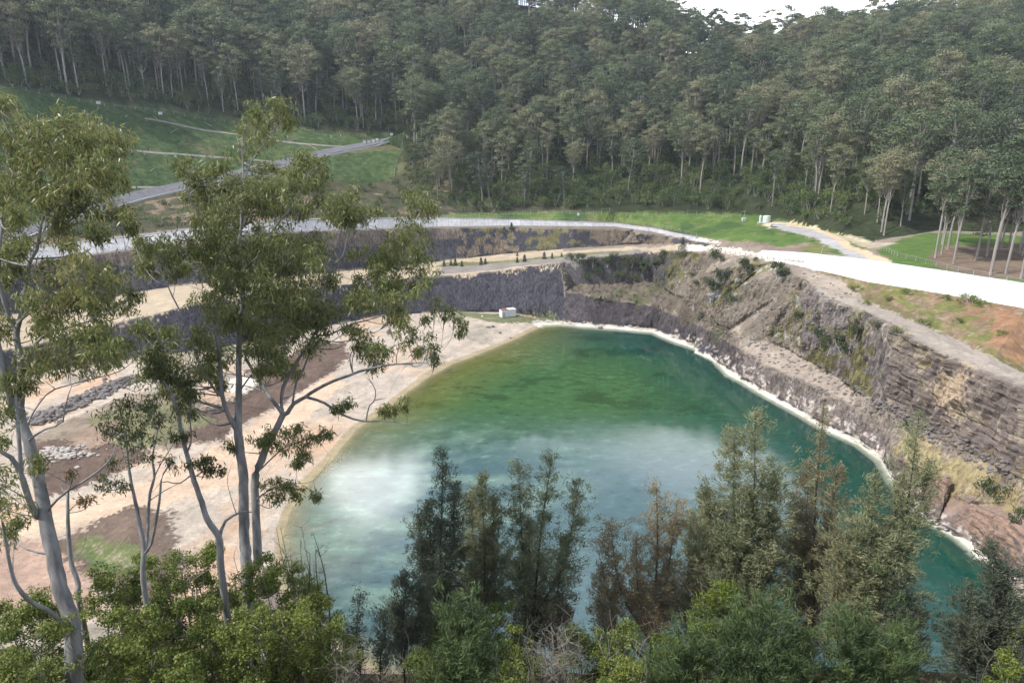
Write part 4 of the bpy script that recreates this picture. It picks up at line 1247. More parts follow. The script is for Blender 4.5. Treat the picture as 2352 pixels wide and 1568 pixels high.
L_ = [('trunk', [(571, 1400, 0, .37), (566, 1290, 0, .35), (561, 1228, 0, .33), (560, 1149, 0, .32), (559, 1089, 0, .31), (551, 1030, 0, .29), (547, 990, 0, .27), (547, 943, 0, .22), (549, 883, 0, .20), (548, 824, 0, .19), (552, 740, 0, .17),
                 (558, 660, 0, .15), (551, 582, 0, .12), (555, 503, 0, .10), (559, 416, 0, .08), (557, 345, 0, .06), (559, 300, 0, .03)]),
      ('branch', [(547, 990, 0, .2), (527, 958, -.4, .15), (511, 911, -.8, .13), (507, 852, -1, .12), (501, 792, -1.2, .1), (490, 720, -1.4, .08), (500, 640, -1.5, .06), (508, 600, -1.5, .04)]),
      ('branch', [(511, 911, -.8, .1), (500, 903, -1, .09), (480, 875, -1.4, .08), (455, 830, -1.8, .06), (440, 780, -2.2, .05), (429, 745, -2.4, .05), (405, 697, -2.6, .045), (385, 654, -2.8, .035), (397, 630, -3, .02)]),
      ('branch', [(597, 1300, .8, .30), (593, 1287, .8, .29), (589, 1208, .9, .28), (585, 1129, 1, .27), (587, 1089, 1, .26), (602, 1053, 1, .25), (614, 1022, 1, .24), (634, 986, 1, .22), (650, 952, 1, .20)]),
      ('branch', [(650, 952, 1, .15), (642, 939, 1, .13), (622, 915, 1.4, .12), (598, 879, 1.8, .11), (575, 840, 2.2, .1), (563, 816, 2.4, .09), (580, 760, 2.6, .07), (600, 700, 2.6, .05)]),
      ('branch', [(650, 952, 1, .17), (660, 948, 1, .15), (674, 927, .8, .14), (702, 911, .4, .12), (725, 895, .1, .11), (765, 875, -.3, .10), (800, 863, -.6, .085), (825, 853, -.8, .08), (884, 839, -1.2, .06), (936, 835, -1.5, .045), (979, 833, -1.7, .02)]),
      ('branch', [(650, 950, 1, .13), (646, 923, 1.2, .12), (652, 883, 1.4, .12), (674, 844, 1.5, .13), (686, 823, 1.5, .12), (709, 792, 1.5, .11), (725, 760, 1.5, .09), (745, 738, 1.5, .07), (762, 725, 1.5, .04)]),
      ('branch', [(672, 925, .8, .08), (680, 880, .6, .07), (700, 840, .4, .06), (726, 776, .2, .07), (758, 768, 0, .06), (809, 744, -.4, .05), (876, 726, -.8, .04), (930, 697, -1.2, .03), (963, 681, -1.4, .015)]),
      ('branch', [(702, 911, .4, .11), (712, 914, .2, .10), (741, 923, -.2, .09), (773, 943, -.7, .08), (800, 958, -1, .07), (841, 968, -1.3, .055), (880, 966, -1.6, .04), (936, 972, -2, .02)]),
      ('branch', [(841, 968, -1.3, .05), (847, 934, -1.3, .045), (861, 918, -1.3, .035), (861, 891, -1.4, .03), (843, 867, -1.4, .015)]),
      ('branch', [(861, 918, -1.3, .03), (880, 915, -1.2, .02), (892, 912, -1.2, .01)]),
      ('branch', [(936, 972, -2, .02), (934, 945, -2, .018), (938, 925, -2, .01)]),
      ('branch', [(552, 640, 0, .09), (496, 547, -1, .08), (472, 511, -1.4, .07), (440, 464, -1.8, .055), (425, 420, -2, .035)]),
      ('branch', [(554, 655, 0, .09), (565, 614, .6, .08), (577, 574, 1, .05), (590, 540, 1.2, .03)]),
      ('branch', [(560, 660, .1, .09), (565, 618, -.5, .08), (599, 582, -1, .06), (623, 535, -1.4, .06), (646, 503, -1.8, .055), (674, 471, -2, .045), (700, 420, -2.2, .03)]),
      ('branch', [(559, 416, 0, .05), (577, 373, -.2, .045), (599, 341, -.4, .04), (630, 297, -.7, .03), (642, 275, -.8, .015)]),
      ('branch', [(726, 776, .2, .06), (745, 690, .8, .06), (754, 633, 1, .05), (773, 602, 1.2, .045), (789, 582, 1.3, .035), (800, 530, 1.4, .02)]),
      ('branch', [(762, 725, 1.5, .06), (820, 690, .8, .05), (875, 640, 0, .045), (900, 590, -.3, .04), (930, 540, -.5, .03), (945, 500, -.6, .015)]),
      ('branch', [(585, 1090, 1, .07), (606, 1070, .3, .05), (650, 1030, -.4, .04), (700, 1010, -1, .03), (735, 1000, -1.2, .015)]),
      ('branch', [(587, 1150, 1, .06), (610, 1130, .3, .045), (650, 1110, -.2, .03), (690, 1110, -.6, .02), (725, 1100, -1, .012), (760, 1050, -1.2, .008)]),
      ('branch', [(549, 900, 0, .06), (570, 870, -.6, .05), (586, 852, -1, .035), (620, 835, -1.4, .02)])]
cl = [(585, 262, 26), (640, 262, 30), (665, 285, 20), (625, 280, 20), (562, 300, 22), (598, 318, 28), (552, 340, 22), (545, 365, 14), (430, 388, 24), (440, 418, 26), (475, 405, 26), (496, 384, 24), (607, 396, 28), (690, 370, 32), (715, 392, 34), (738, 400, 22),
      (460, 450, 32), (472, 482, 34), (520, 440, 38), (560, 450, 40), (620, 440, 38), (670, 430, 34), (715, 430, 30), (470, 528, 26), (510, 500, 40), (560, 500, 42), (620, 490, 34), (680, 478, 28), (540, 545, 36), (508, 560, 30), (600, 530, 26), (735, 470, 18),
      (312, 562, 18), (335, 582, 32), (375, 590, 34), (415, 572, 34), (350, 618, 26), (400, 618, 24), (460, 560, 24), (470, 592, 30), (448, 620, 28), (520, 610, 40), (560, 605, 36), (606, 560, 34), (645, 560, 30), (660, 598, 42), (700, 570, 36), (620, 628, 38),
      (560, 645, 42), (500, 650, 34), (620, 668, 42), (680, 640, 36), (735, 600, 28), (770, 492, 32), (800, 478, 34), (842, 492, 24), (790, 512, 24), (945, 468, 26), (972, 488, 24), (992, 478, 14), (920, 530, 28), (940, 560, 32), (900, 572, 24), (822, 582, 16),
      (868, 602, 26), (915, 600, 36), (965, 612, 30), (990, 640, 20), (860, 640, 34), (920, 650, 36), (962, 662, 24), (820, 640, 20), (760, 650, 32), (880, 688, 34), (832, 698, 32), (905, 712, 28), (700, 690, 50), (645, 716, 50), (588, 700, 46), (525, 715, 42),
      (475, 700, 32), (740, 722, 44), (565, 760, 44), (620, 780, 46), (680, 762, 38), (720, 795, 26), (812, 762, 24), (845, 790, 30), (870, 812, 28), (860, 840, 20), (925, 745, 22), (935, 780, 22), (905, 730, 26), (1000, 698, 16), (1020, 715, 20), (1040, 740, 22),
      (1060, 762, 14), (975, 738, 14), (970, 788, 20), (990, 805, 22), (1002, 825, 14), (960, 815, 12), (340, 770, 34), (390, 790, 32), (450, 780, 36), (350, 825, 32), (400, 845, 34), (450, 862, 32), (480, 825, 34), (495, 872, 24), (430, 905, 26), (340, 868, 28),
      (390, 895, 28), (435, 945, 20), (620, 845, 28), (662, 855, 24), (640, 825, 32), (595, 800, 32), (585, 1008, 16, .5), (602, 1020, 18, -.5), (622, 1000, 14, -.5), (642, 1030, 15, -.8), (660, 1000, 18, -1), (684, 985, 12, -1), (700, 1020, 18, -1.2), (730, 1008, 15, -1.2),
      (745, 995, 12, -1.3), (700, 1050, 14, -1), (682, 1070, 10, -1), (530, 1032, 12, 0), (622, 1110, 16, 0), (642, 1128, 20, -.2), (662, 1118, 14, -.3), (682, 1133, 13, -.4), (632, 1150, 14, 0), (725, 1137, 9, -1), (775, 935, 13, -.7), (795, 925, 10, -.8), (885, 950, 12, -1.6),
      (930, 930, 12, -2), (905, 945, 8, -1.8)]
gum('eucalyptus_tree', (571, 1400), 37.5, L_, cl, 'tallest gum tree near the centre left, twin grey trunks and a wide ragged crown', seed=32, dens=.95, spread=2.4)

L_ = [('trunk', [(507, 1300, 0, .22), (503, 1236, 0, .2), (476, 1192, 0, .18), (462, 1149, 0, .17), (444, 1097, 0, .15), (428, 1038, 0, .13), (416, 990, 0, .12), (408, 943, 0, .10), (389, 895, 0, .08), (369, 863, 0, .06), (360, 830, 0, .03)]),
      ('branch', [(503, 1240, 0, .12), (515, 1200, .4, .09), (543, 1180, .8, .07), (562, 1174, 1, .05), (578, 1176, 1.1, .03)]),
      ('branch', [(428, 1040, 0, .07), (440, 1010, -.4, .05), (436, 960, -.8, .04), (440, 925, -1, .02)]),
      ('branch', [(444, 1097, 0, .05), (470, 1080, -.4, .03), (490, 1070, -.6, .015)]),
      ('branch', [(440, 1090, 0, .05), (410, 1110, -.4, .04), (375, 1105, -.8, .03), (350, 1130, -1, .012)]),
      ('branch', [(543, 1180, .8, .03), (530, 1140, .8, .022), (522, 1100, .8, .016), (535, 1060, .8, .008)])]
gum('eucalyptus_tree', (507, 1300), 35.5, L_, [(470, 1062, 18, -.5), (488, 1082, 14, -.6), (450, 1070, 14, 0), (422, 1000, 14), (440, 920, 20, -1), (415, 940, 18), (400, 870, 26), (360, 840, 26), (345, 815, 22)],
    'slender gum with a kinked dark grey trunk leaning left in front of the twin-trunked gum', seed=33, spread=1.0, leaf=M_EUCD)
L_ = [('trunk', [(330, 1340, 0, .16), (331, 1260, 0, .14), (321, 1206, 0, .12), (313, 1162, 0, .10), (299, 1094, 0, .08), (291, 1035, 0, .06), (288, 990, 0, .03)]),
      ('branch', [(332, 1265, 0, .11), (338, 1241, .3, .1), (343, 1142, .5, .09), (355, 1094, .6, .08), (350, 1055, .6, .06), (360, 1000, .6, .04), (372, 950, .6, .02)]),
      ('branch', [(334, 1270, 0, .09), (350, 1240, -.4, .08), (366, 1150, -.6, .07), (372, 1095, -.7, .05), (395, 1060, -.8, .03)]),
      ('branch', [(355, 1094, .6, .04), (372, 1060, .2, .03), (398, 1020, 0, .015)]),
      ('branch', [(343, 1150, .5, .035), (380, 1125, .2, .03), (410, 1110, 0, .012)])]
gum('eucalyptus_tree', (330, 1340), 34.0, L_, [(290, 1000, 30), (262, 985, 24), (318, 1010, 26), (345, 965, 28), (272, 1120, 22), (250, 1105, 16), (235, 1120, 12), (300, 1048, 20), (350, 1045, 18), (392, 1062, 22), (330, 935, 26), (378, 1008, 20), (302, 930, 28), (255, 1060, 14), (250, 950, 20)],
    'thin sparse gum with three pale stems standing over the brown mulch patch', seed=34, spread=1.2, dens=.55, leaf=M_EUCD, leaf_l=.29)
L_ = [('trunk', [(182, 1380, 0, .17), (179, 1339, 0, .15), (164, 1290, 0, .14), (157, 1216, 0, .12), (156, 1143, 0, .08), (160, 1120, 0, .05), (172, 1079, 0, .02)]),
      ('branch', [(156, 1143, 0, .05), (146, 1128, .1, .04), (137, 1113, .2, .02)]), ('branch', [(164, 1290, 0, .03), (190, 1260, -.3, .02), (200, 1220, -.4, .01)])]
gum('eucalyptus_tree', (182, 1380), 37.0, L_, [(190, 1148, 10, 0), (205, 1150, 8, 0), (160, 1085, 8, 0)], 'short broken grey stem with almost no leaves beside the thick leaning trunk', seed=35, dens=.4, leaf=M_DRY)

# ------------------------------------------------------------------ casuarinas
def casuarina(base, t0, leaders, label, mat=M_CAS, seed=1, dens=1.0, r0=.17, name='casuarina_tree', cat='tree', low=.12, needle=.42, bark=M_DBARK, up=.62):
    global rng
    rng = np.random.default_rng(seed)
    b = Pt(base[0], base[1], t0)
    zb = gz(b[0], b[1]); org = np.array([b[0], b[1], zb])
    root = empty(name, org, label, cat)
    tr, tw, lv = MB(), MB(), MB()
    for k, L in enumerate(leaders):
        px, py, d, hw = L[:4]; start = L[4] if len(L) > 4 else 0.0
        top = Pt(px, py, t0 + d); wm = hw * (1.22 if mat is not M_YOUNG else 1.0) * t0 / F
        if k == 0:
            main = smooth_path([org - [0, 0, .5], org + (b - org) * .6 + rng.normal(size=3) * .05, b + [0, 0, .3], (b + top) / 2 + rng.normal(size=3) * .18, top], 22)
            path, rr = main, np.linspace(r0, .02, 22)
        else:
            j = int(start * 21); s0 = main[j]
            mid_ = (s0 + top) / 2 + np.array([(top - s0)[0] * .18, (top - s0)[1] * .18, -.10 * np.linalg.norm(top - s0)])
            path = smooth_path([s0, mid_, top], 16); rr = np.linspace(r0 * .62 * (1 - start * .5), .015, 16)
        tr.tube(path - org, rr, 7 if k == 0 else 5, jit=.04)
        H = np.linalg.norm(path[-1] - path[0])
        nb = int(H * 5.0 * dens)
        for i in range(nb):
            f = low + (1 - low) * ((i + rng.random()) / nb) ** .9 if k == 0 else .25 + .75 * (i + rng.random()) / nb
            j = min(int(f * (len(path) - 1)), len(path) - 2)
            p = path[j] + (path[j + 1] - path[j]) * (f * (len(path) - 1) - j)
            prof = (1 - f) ** .55 * 1.45 if f > .35 else .85 + f * .9
            Lb = wm * prof * rng.choice([.35, .6, .85, 1.1, 1.4]) * rng.uniform(.8, 1.2) + .2
            a = rng.random() * 6.283
            uu = rng.uniform(up * .2, up * 1.3)
            e = p + np.array([math.cos(a), math.sin(a), uu]) * Lb
            br = curve(p, e, 6, sag=-.06, bend=.06)
            tw.tube(br - org, np.linspace(.010 + .010 * Lb, .004, 6), 3)
            n = int((34 + 92 * Lb) * dens)
            u = rng.random(n) ** .7
            jj = np.minimum((u * 5).astype(int), 4); fr = (u * 5 - jj)[:, None]
            base_p = br[jj] * (1 - fr) + br[jj + 1] * fr
            # tufts: needles gather in little brushes
            tuft = np.round(u * 7).astype(int); off = rng.normal(size=(9, 3)) * (.12 + .22 * Lb)
            P_ = base_p + off[tuft] * np.minimum(1, u + .25)[:, None] + rng.normal(size=(n, 3)) * .14
            D = unit(unit(e - p) * .8 + rng.normal(size=(n, 3)) * .48 + [0, 0, .25])
            lv.cards(P_ - org, D, rng.uniform(.5, 1.1, n) * needle, rng.uniform(.035, .06, n))
    tr.build('trunk', bark, root, smooth=True)
    tw.build('branches', M_TWIG if mat is not M_YOUNG else bark, root)
    lv.build('needles', mat, root)
    return root
casuarina((1003, 1440), 47, [(1018, 1030, 0, 42), (1045, 1120, .8, 28, .35), (962, 1180, -.4, 26, .2), (985, 1150, .5, 26, .3)], 'dark narrow spire-shaped casuarina, tallest of the trees before the water', M_CASD, 41, 1.05, .17)
casuarina((1110, 1420), 50, [(1105, 1085, 0, 60), (1080, 1130, 1, 34, .3), (1135, 1140, -.6, 34, .3)], 'olive grey casuarina with a rounded tip just right of the dark spire', M_CAS, 42, 1.1, .14)
casuarina((1228, 1390), 48, [(1268, 1045, 0, 48), (1190, 1060, .5, 32, .35), (1332, 1100, -.8, 30, .42), (1215, 1200, 1, 36, .15), (1300, 1230, -1, 34, .2), (1200, 1290, -.6, 34, .1)], 'open forked olive casuarina with a dark trunk, highest right of the spire', M_CAS, 43, .85, .19)
casuarina((1500, 1425), 48, [(1508, 1112, 0, 52), (1400, 1200, .6, 46, .25), (1555, 1150, -.6, 40, .3), (1380, 1290, 1, 42, .1), (1460, 1230, -1, 40, .25), (1370, 1370, -.5, 34, .05)], 'spreading casuarina with rusty brown tips and a dark crooked trunk', M_CASB, 44, .85, .18)
casuarina((1600, 1400), 50, [(1620, 1130, 0, 52), (1585, 1190, .5, 40, .2), (1655, 1180, .2, 36, .2)], 'faded olive casuarina filling the gap left of the tall pair-topped one', M_CAS, 45, 1.0, .12)
casuarina((1715, 1370), 47, [(1735, 945, 0, 60), (1688, 985, .5, 44, .45), (1625, 1110, .8, 40, .25), (1780, 1080, -.6, 44, .3), (1770, 1180, .6, 50, .2), (1660, 1200, -.8, 48, .15), (1710, 1120, -1, 44, .3)], 'large dense casuarina with two tall tips rising against the reflected sky', M_CAS, 46, 1.0, .22)
casuarina((1868, 1400), 49, [(1893, 925, 0, 34), (1860, 1060, .6, 50, .4), (1925, 1070, -.6, 46, .45), (1830, 1150, 1, 44, .3), (1920, 1190, 0, 54, .3), (1860, 1250, .5, 56, .2)], 'casuarina with a half bare twiggy top and browning needles', M_CASB, 47, .82, .2)
casuarina((2030, 1430), 44, [(2112, 950, 0, 36), (2070, 1090, .5, 42, .4), (2010, 1090, .8, 38, .3), (2140, 1060, -.6, 24, .6), (1985, 1200, 0, 50, .2), (2050, 1240, -.4, 48, .25)], 'tall casuarina leaning right across the rock face', M_CAS, 48, .95, .2)
casuarina((1960, 1440), 45, [(1970, 1190, 0, 62), (1930, 1250, 0, 46, .1), (2010, 1260, -.5, 50, .1)], 'broad olive casuarina below and left of the leaning one', M_CAS, 50, 1.0, .13)
casuarina((2270, 1500), 41, [(2285, 1245, 0, 50), (2225, 1350, .4, 34, .15), (2320, 1300, -.4, 44, .2), (2340, 1380, -.4, 44, .1), (2255, 1430, -.8, 46, .1)], 'dark green bushy casuarina by the right edge in front of the rock outcrop', M_CASD, 51, 1.1, .18)
casuarina((2075, 1500), 43, [(2070, 1310, 0, 42), (2095, 1410, 0, 30, .1), (2040, 1390, 0, 44, .1)], 'dark casuarina thicket left of the open green water at the right', M_CASD, 57, 1.0, .13)
casuarina((925, 1460), 43, [(935, 1310, 0, 30), (905, 1385, .2, 26, .2), (975, 1330, 0, 30, .2)], 'small dark leaning casuarina at the left foot of the spire', M_CASD, 52, 1.0, .08)
casuarina((826, 1520), 41, [(829, 1358, 0, 26)], 'little wispy casuarina sapling before pale water, taller of two', M_CASD, 53, .8, .05, needle=.34)
casuarina((874, 1520), 41, [(872, 1395, 0, 24)], 'little wispy casuarina sapling before pale water, shorter of two', M_CASD, 54, .8, .05, needle=.34)
yy = [((1060, 1640), 34, [(1063, 1375, 0, 70), (1110, 1430, 0, 60, .2), (1020, 1470, 0, 55, .2)], 'dark feathery young she-oak under the spire casuarina'),
      ((1745, 1660), 33, [(1775, 1385, 0, 95), (1700, 1440, 0, 80, .2), (1830, 1450, 0, 80, .2)], 'soft bright feathery young she-oak, biggest of the front row'),
      ((1940, 1660), 34, [(1945, 1425, 0, 85), (2010, 1450, 0, 70, .2)], 'soft feathery young she-oak right of the biggest young one'),
      ((1600, 1660), 34, [(1610, 1450, 0, 85), (1550, 1490, 0, 60, .2)], 'feathery young she-oak below the bright yellow-green bush'),
      ((2060, 1660), 35, [(2070, 1450, 0, 60)], 'narrow feathery young she-oak near the dry grass at right')]
for i, (b_, t_, ld, lb) in enumerate(yy):
    casuarina(b_, t_, ld, lb, M_YOUNG, 60 + i, 1.15, .09, up=1.3, needle=.46)

# ------------------------------------------------------------------ scrub
def scrub(px, py, t0, hw, label, mat=M_BUSH, seed=1, dens=1.0, leaf=.15, name='scrub_tree', cat='shrub', body=.75, stems=5, low=0.0):
    global rng
    rng = np.random.default_rng(seed)
    top = Pt(px, py - 16, t0); g = gz(top[0], top[1]); org = np.array([top[0], top[1], g])
    H = max(top[2] - g, .8); w = hw * t0 / F
    root = empty(name, org, label, cat)
    tr, lv = MB(), MB()
    nst = stems
    tips = []
    for i in range(nst):
        a = rng.random() * 6.28; e = np.array([math.cos(a) * w * .6, math.sin(a) * w * .6, H * rng.uniform(.7, .95)])
        b = curve((rng.normal() * .2, rng.normal() * .2, -.4), e, 8, bend=.06)
        tr.tube(b, np.linspace(.03 + H * .006, .015, 8), 5); tips.append(b)
        for j in range(5):
            s0 = b[rng.integers(3, 8)]
            tr.tube(curve(s0, s0 + rng.normal(size=3) * [w * .4, w * .4, .5] + [0, 0, .7], 5), np.linspace(.02, .006, 5), 3)
    K = int(34 * max(1, w * H / 10))
    u = rng.random(K) ** .8
    zc = H * (1 - u * body)
    rr = w * np.sqrt(np.clip(u * 1.6 + .05, 0, 1)) * rng.uniform(.35, 1.0, K)
    a = rng.random(K) * 6.28
    cs = np.stack([np.cos(a) * rr, np.sin(a) * rr, zc - .25], 1)
    rs = rng.uniform(.22, .5, K) * min(1.2, w)
    nl = np.maximum((dens * 420 * (rs / .5) ** 2).astype(int), 20)
    k = np.repeat(np.arange(K), nl); n = len(k)
    q = unit(rng.normal(size=(n, 3))) * rng.random((n, 1)) ** .45
    P_ = cs[k] + q * rs[k][:, None] * [1.25, 1.25, .8]
    nz = noise3(P_ + org, 1.5, 2)
    P_ = P_[nz > -.18]; q = q[nz > -.18]; n = len(P_)
    N_ = unit(q * .5 + rng.normal(size=(n, 3)) * .6 + [0, 0, .55])
    D = unit(np.cross(N_, rng.normal(size=(n, 3))))
    lv.cards(P_, D, rng.uniform(.6, 1.2, n) * leaf, rng.uniform(.5, .9, n) * leaf * .7, unit(np.cross(N_, D)))
    tr.build('stems', M_TWIG, root)
    lv.build('foliage', mat, root)
    return root
S_ = [(60, 1380, 33, 105, 'olive leafy scrub at the bottom left corner', M_BUSH), (-20, 1400, 36, 90, 'leafy scrub cut by the left edge of the photo', M_BUSH), (225, 1318, 34, 95, 'yellow-green scrub right of the thick leaning trunk', M_BUSH),
      (320, 1285, 36, 90, 'leafy scrub around the foot of the thin three-stemmed gum', M_BUSH), (410, 1255, 38, 90, 'bright rounded scrub top left of the kinked gum', M_BUSH), (495, 1262, 40, 80, 'yellow-green scrub behind the foot of the kinked gum', M_BUSHB),
      (600, 1285, 36.0, 85, 'leafy scrub hiding the feet of the twin trunks', M_BUSH), (680, 1310, 38, 75, 'scrub right of the twin trunks against the water', M_BUSH), (735, 1365, 36, 65, 'thin scrub at the right end of the left thicket', M_BUSH),
      (770, 1430, 34, 50, 'low loose scrub left of the two saplings', M_BUSH), (130, 1415, 29, 95, 'shaded scrub before the thick leaning trunk', M_BUSH), (300, 1405, 31, 110, 'dense scrub low in the left thicket', M_BUSH),
      (440, 1370, 33, 100, 'dense olive scrub in the middle of the left thicket', M_BUSH), (560, 1390, 32, 90, 'shaded scrub beneath the twin-trunked gum', M_BUSH), (680, 1400, 33, 85, 'dark scrub at the bottom beneath the bare stems', M_BUSH),
      (20, 1500, 27, 80, 'dark scrub in the lowest left corner', M_BUSH), (400, 1520, 28, 100, 'shaded scrub along the bottom edge under the thicket', M_BUSH), (1155, 1385, 43, 62, 'yellow-green shrub between the spire and the open casuarina', M_BUSHB),
      (1190, 1450, 39, 70, 'green shrub left of the tangle of dead twigs', M_BUSH), (1340, 1440, 40, 75, 'grey-green shrub above the tangle of dead twigs', M_BUSH), (1430, 1450, 38, 70, 'green shrub under the rusty casuarina', M_BUSH),
      (1520, 1470, 36, 70, 'light green shrub between rusty casuarina and feathery she-oaks', M_BUSHB), (1655, 1345, 42, 82, 'bright yellow-green rounded bush in front of the pair-topped casuarina', M_BUSHB), (1440, 1520, 33, 80, 'light green shrub on the bottom edge right of dead twigs', M_BUSH),
      (1180, 1530, 33, 70, 'dark green shrub at the bottom left of the dead twigs', M_BUSH), (960, 1500, 36, 60, 'dull low shrub under the dark spire casuarina', M_BUSH), (1850, 1490, 34, 60, 'leafy vine-draped shrub between two feathery she-oaks', M_BUSH),
      (2010, 1480, 37, 60, 'leafy green shrub at the foot of the leaning casuarina', M_BUSH), (2325, 1505, 33, 45, 'bright leafy shrub in the bottom right corner', M_BUSHB), (2345, 1430, 40, 34, 'dull green shrub above the bright corner shrub', M_BUSH),
      (1280, 1380, 47, 44, 'brownish shrub at the foot of the open forked casuarina', M_DRY), (1000, 1400, 44, 48, 'olive shrub around the trunk of the dark spire', M_BUSH)]
for i, (x, y, t_, hw, lb, m_) in enumerate(S_):
    scrub(x, y, t_, hw, lb, m_, 70 + i, 1.0)

def bare(px, py, t0, hw, label, seed, base_py=None, mat=M_TWIG, n=10, thick=1.0, name='bare_shrub'):
    global rng
    rng = np.random.default_rng(seed)
    top = Pt(px, py, t0); g = gz(top[0], top[1]); org = np.array([top[0], top[1], g]); H = top[2] - g; w = hw * t0 / F
    m_ = MB()
    for i in range(n):
        a = rng.random() * 6.28; f = rng.uniform(.6, 1.0)
        e = np.array([math.cos(a) * w * (1.2 - f), math.sin(a) * w * (1.2 - f), H * f])
        b = curve((rng.normal() * .15, rng.normal() * .15, -.3), e, 9, bend=.06); b[1:-1] += rng.normal(size=(7, 3)) * .06
        m_.tube(b, np.linspace(.028 + H * .003, .01, 9) * thick, 5)
        for j in range(9):
            k = rng.integers(3, 9); L = rng.uniform(.25, .7) * max(w, .8)
            e2 = b[k] + unit(rng.normal(size=3) * [1, 1, .5] + [0, 0, .5]) * L
            c = curve(b[k], e2, 5, bend=.12); m_.tube(c, np.linspace(.014, .006, 5) * thick, 3)
            for q in range(3):
                m_.tube(curve(c[2 + q % 3], e2 + rng.normal(size=3) * L * .45, 4), np.linspace(.007, .003, 4) * thick, 3)
    o = m_.build(name, mat); o.location = org
    return tag(o, label, 'shrub')
bare(712, 1215, 36, 38, 'tall leafless dark-stemmed shrub against the pale water', 90, mat=M_DBARK, thick=1.2, n=5)
bare(690, 1200, 38, 50, 'thin grey leafless shrub at the edge of the beach', 91, n=7)
bare(400, 1190, 37, 50, 'tangled leafless shrub in front of the kinked gum', 92, n=7)
bare(640, 1190, 39, 50, 'bare pale branches beside the right twin trunk', 93, n=6)
bare(1285, 1435, 36, 90, 'tangle of dead grey twigs leaning over the bottom scrub', 94, n=16)
bare(1230, 1480, 34, 70, 'low brown heap of dead twigs at the bottom edge', 95, n=14)
bare(790, 1490, 32, 60, 'dry grey bramble in the bottom left of centre', 96, n=12)
bare(870, 1520, 34, 60, 'dry brown bramble on the bare soil below the saplings', 97, n=12)

def grass_tuft(px, py, t0, w, label, seed, mat=M_DRY, h=.8, n=2600):
    global rng
    rng = np.random.default_rng(seed)
    c = Pt(px, py, t0); m_ = MB()
    org = np.array([c[0], c[1], gz(c[0], c[1])])
    p = rng.normal(size=(n, 2)) * w * .5
    z = np.array([gz(org[0] + a, org[1] + b) - org[2] for a, b in p])
    D = unit(rng.normal(size=(n, 3)) * [.5, .5, .2] + [0, 0, 1])
    L = rng.uniform(.5, 1.2, n) * h
    m_.cards(np.column_stack([p, z]) + D * L[:, None] * .45, D, L, rng.uniform(.02, .04, n))
    o = m_.build('dry_grass', mat); o.location = org
    return tag(o, label, 'grass', kind='stuff')
grass_tuft(2200, 1540, 40, 3.2, 'pale dry grass on the slope at the bottom right', 98)
grass_tuft(860, 1555, 40, 3.6, 'short dry grass on the brown soil at the bottom', 99, h=.4)
HAZE = 0.00013
# ------------------------------------------------------------------ small things
rng = np.random.default_rng(5)
def ghit(px, py):
    d = Vector(ray(px, py)).normalized()
    loc, *_ = fine_bvh.ray_cast(Vector(CAM) + d * 60, d)
    return np.array(loc) if loc else hit(px, py)

# container shed on the pit floor
c0 = ghit(1166, 726)
sh = empty('storage_shed', c0, 'white metal shed with partly rusted roof at the foot of the dark rock wall', 'shed', rz=R(24), sc=1.0)
MB().box((-1.6, 0, 1.45), (3.1, 3.0, 2.9)).build('wall', M_WHITE, sh)
MB().box((1.6, .0, 1.45), (3.1, 3.0, 2.9)).build('wall', M_WHITE, sh)
MB().box((1.62, 0, 3.0), (3.3, 3.2, .16)).build('roof', M_WHITE, sh)
MB().box((-1.6, -.25, 2.96), (2.8, 2.2, .12)).build('roof', M_RUST, sh)['label'] = 'rusty red roof sheet'
MB().box((-.75, -1.0, 3.03), (1.5, .7, .05)).build('opening_shade', M_DARK, sh)  # dark plate on the roof; the shade of an opening is its colour
rb = MB()
for k in range(20):
    rb.box((-3.05 + k * .32, -1.53, 1.4), (.09, .05, 2.6))
rb.build('cladding_ribs', M_WHITE, sh)
dr_ = MB().box((-2.2, -1.57, 1.05), (.95, .06, 2.0)).build('door', M_GALV, sh)
MB().box((-1.85, -1.62, 1.05), (.08, .06, .2)).build('handle', M_DARK, dr_)

def rock(loc, s, label, group=None, seed=0, mat=M_STONE, flat=.6, name='boulder'):
    r = np.random.default_rng(seed)
    k = 9; m = []
    v = []
    for i in range(k):
        th = math.pi * (i + .0) / (k - 1)
        for j in range(12):
            a = j * math.pi / 6
            v.append((math.sin(th) * math.cos(a), math.sin(th) * math.sin(a), math.cos(th)))
    v = np.array(v)
    v *= (1 + .32 * noise3(v * 1.1 + seed * 7, 1.0, 3))[:, None]
    v = np.round(v * 2.4) / 2.4 * .8 + v * .2
    v = v * np.array([s * r.uniform(.8, 1.3), s * r.uniform(.7, 1.0), s * flat])
    f = [(i * 12 + j, i * 12 + (j + 1) % 12, (i + 1) * 12 + (j + 1) % 12, (i + 1) * 12 + j) for i in range(k - 1) for j in range(12)]
    if loc is None: return v, f
    o = mesh_obj(name, v, f, mat); o.location = np.array(loc) + [0, 0, s * flat * .35]; o.rotation_euler = (0, 0, r.random() * 6)
    return tag(o, label, 'rock', group)
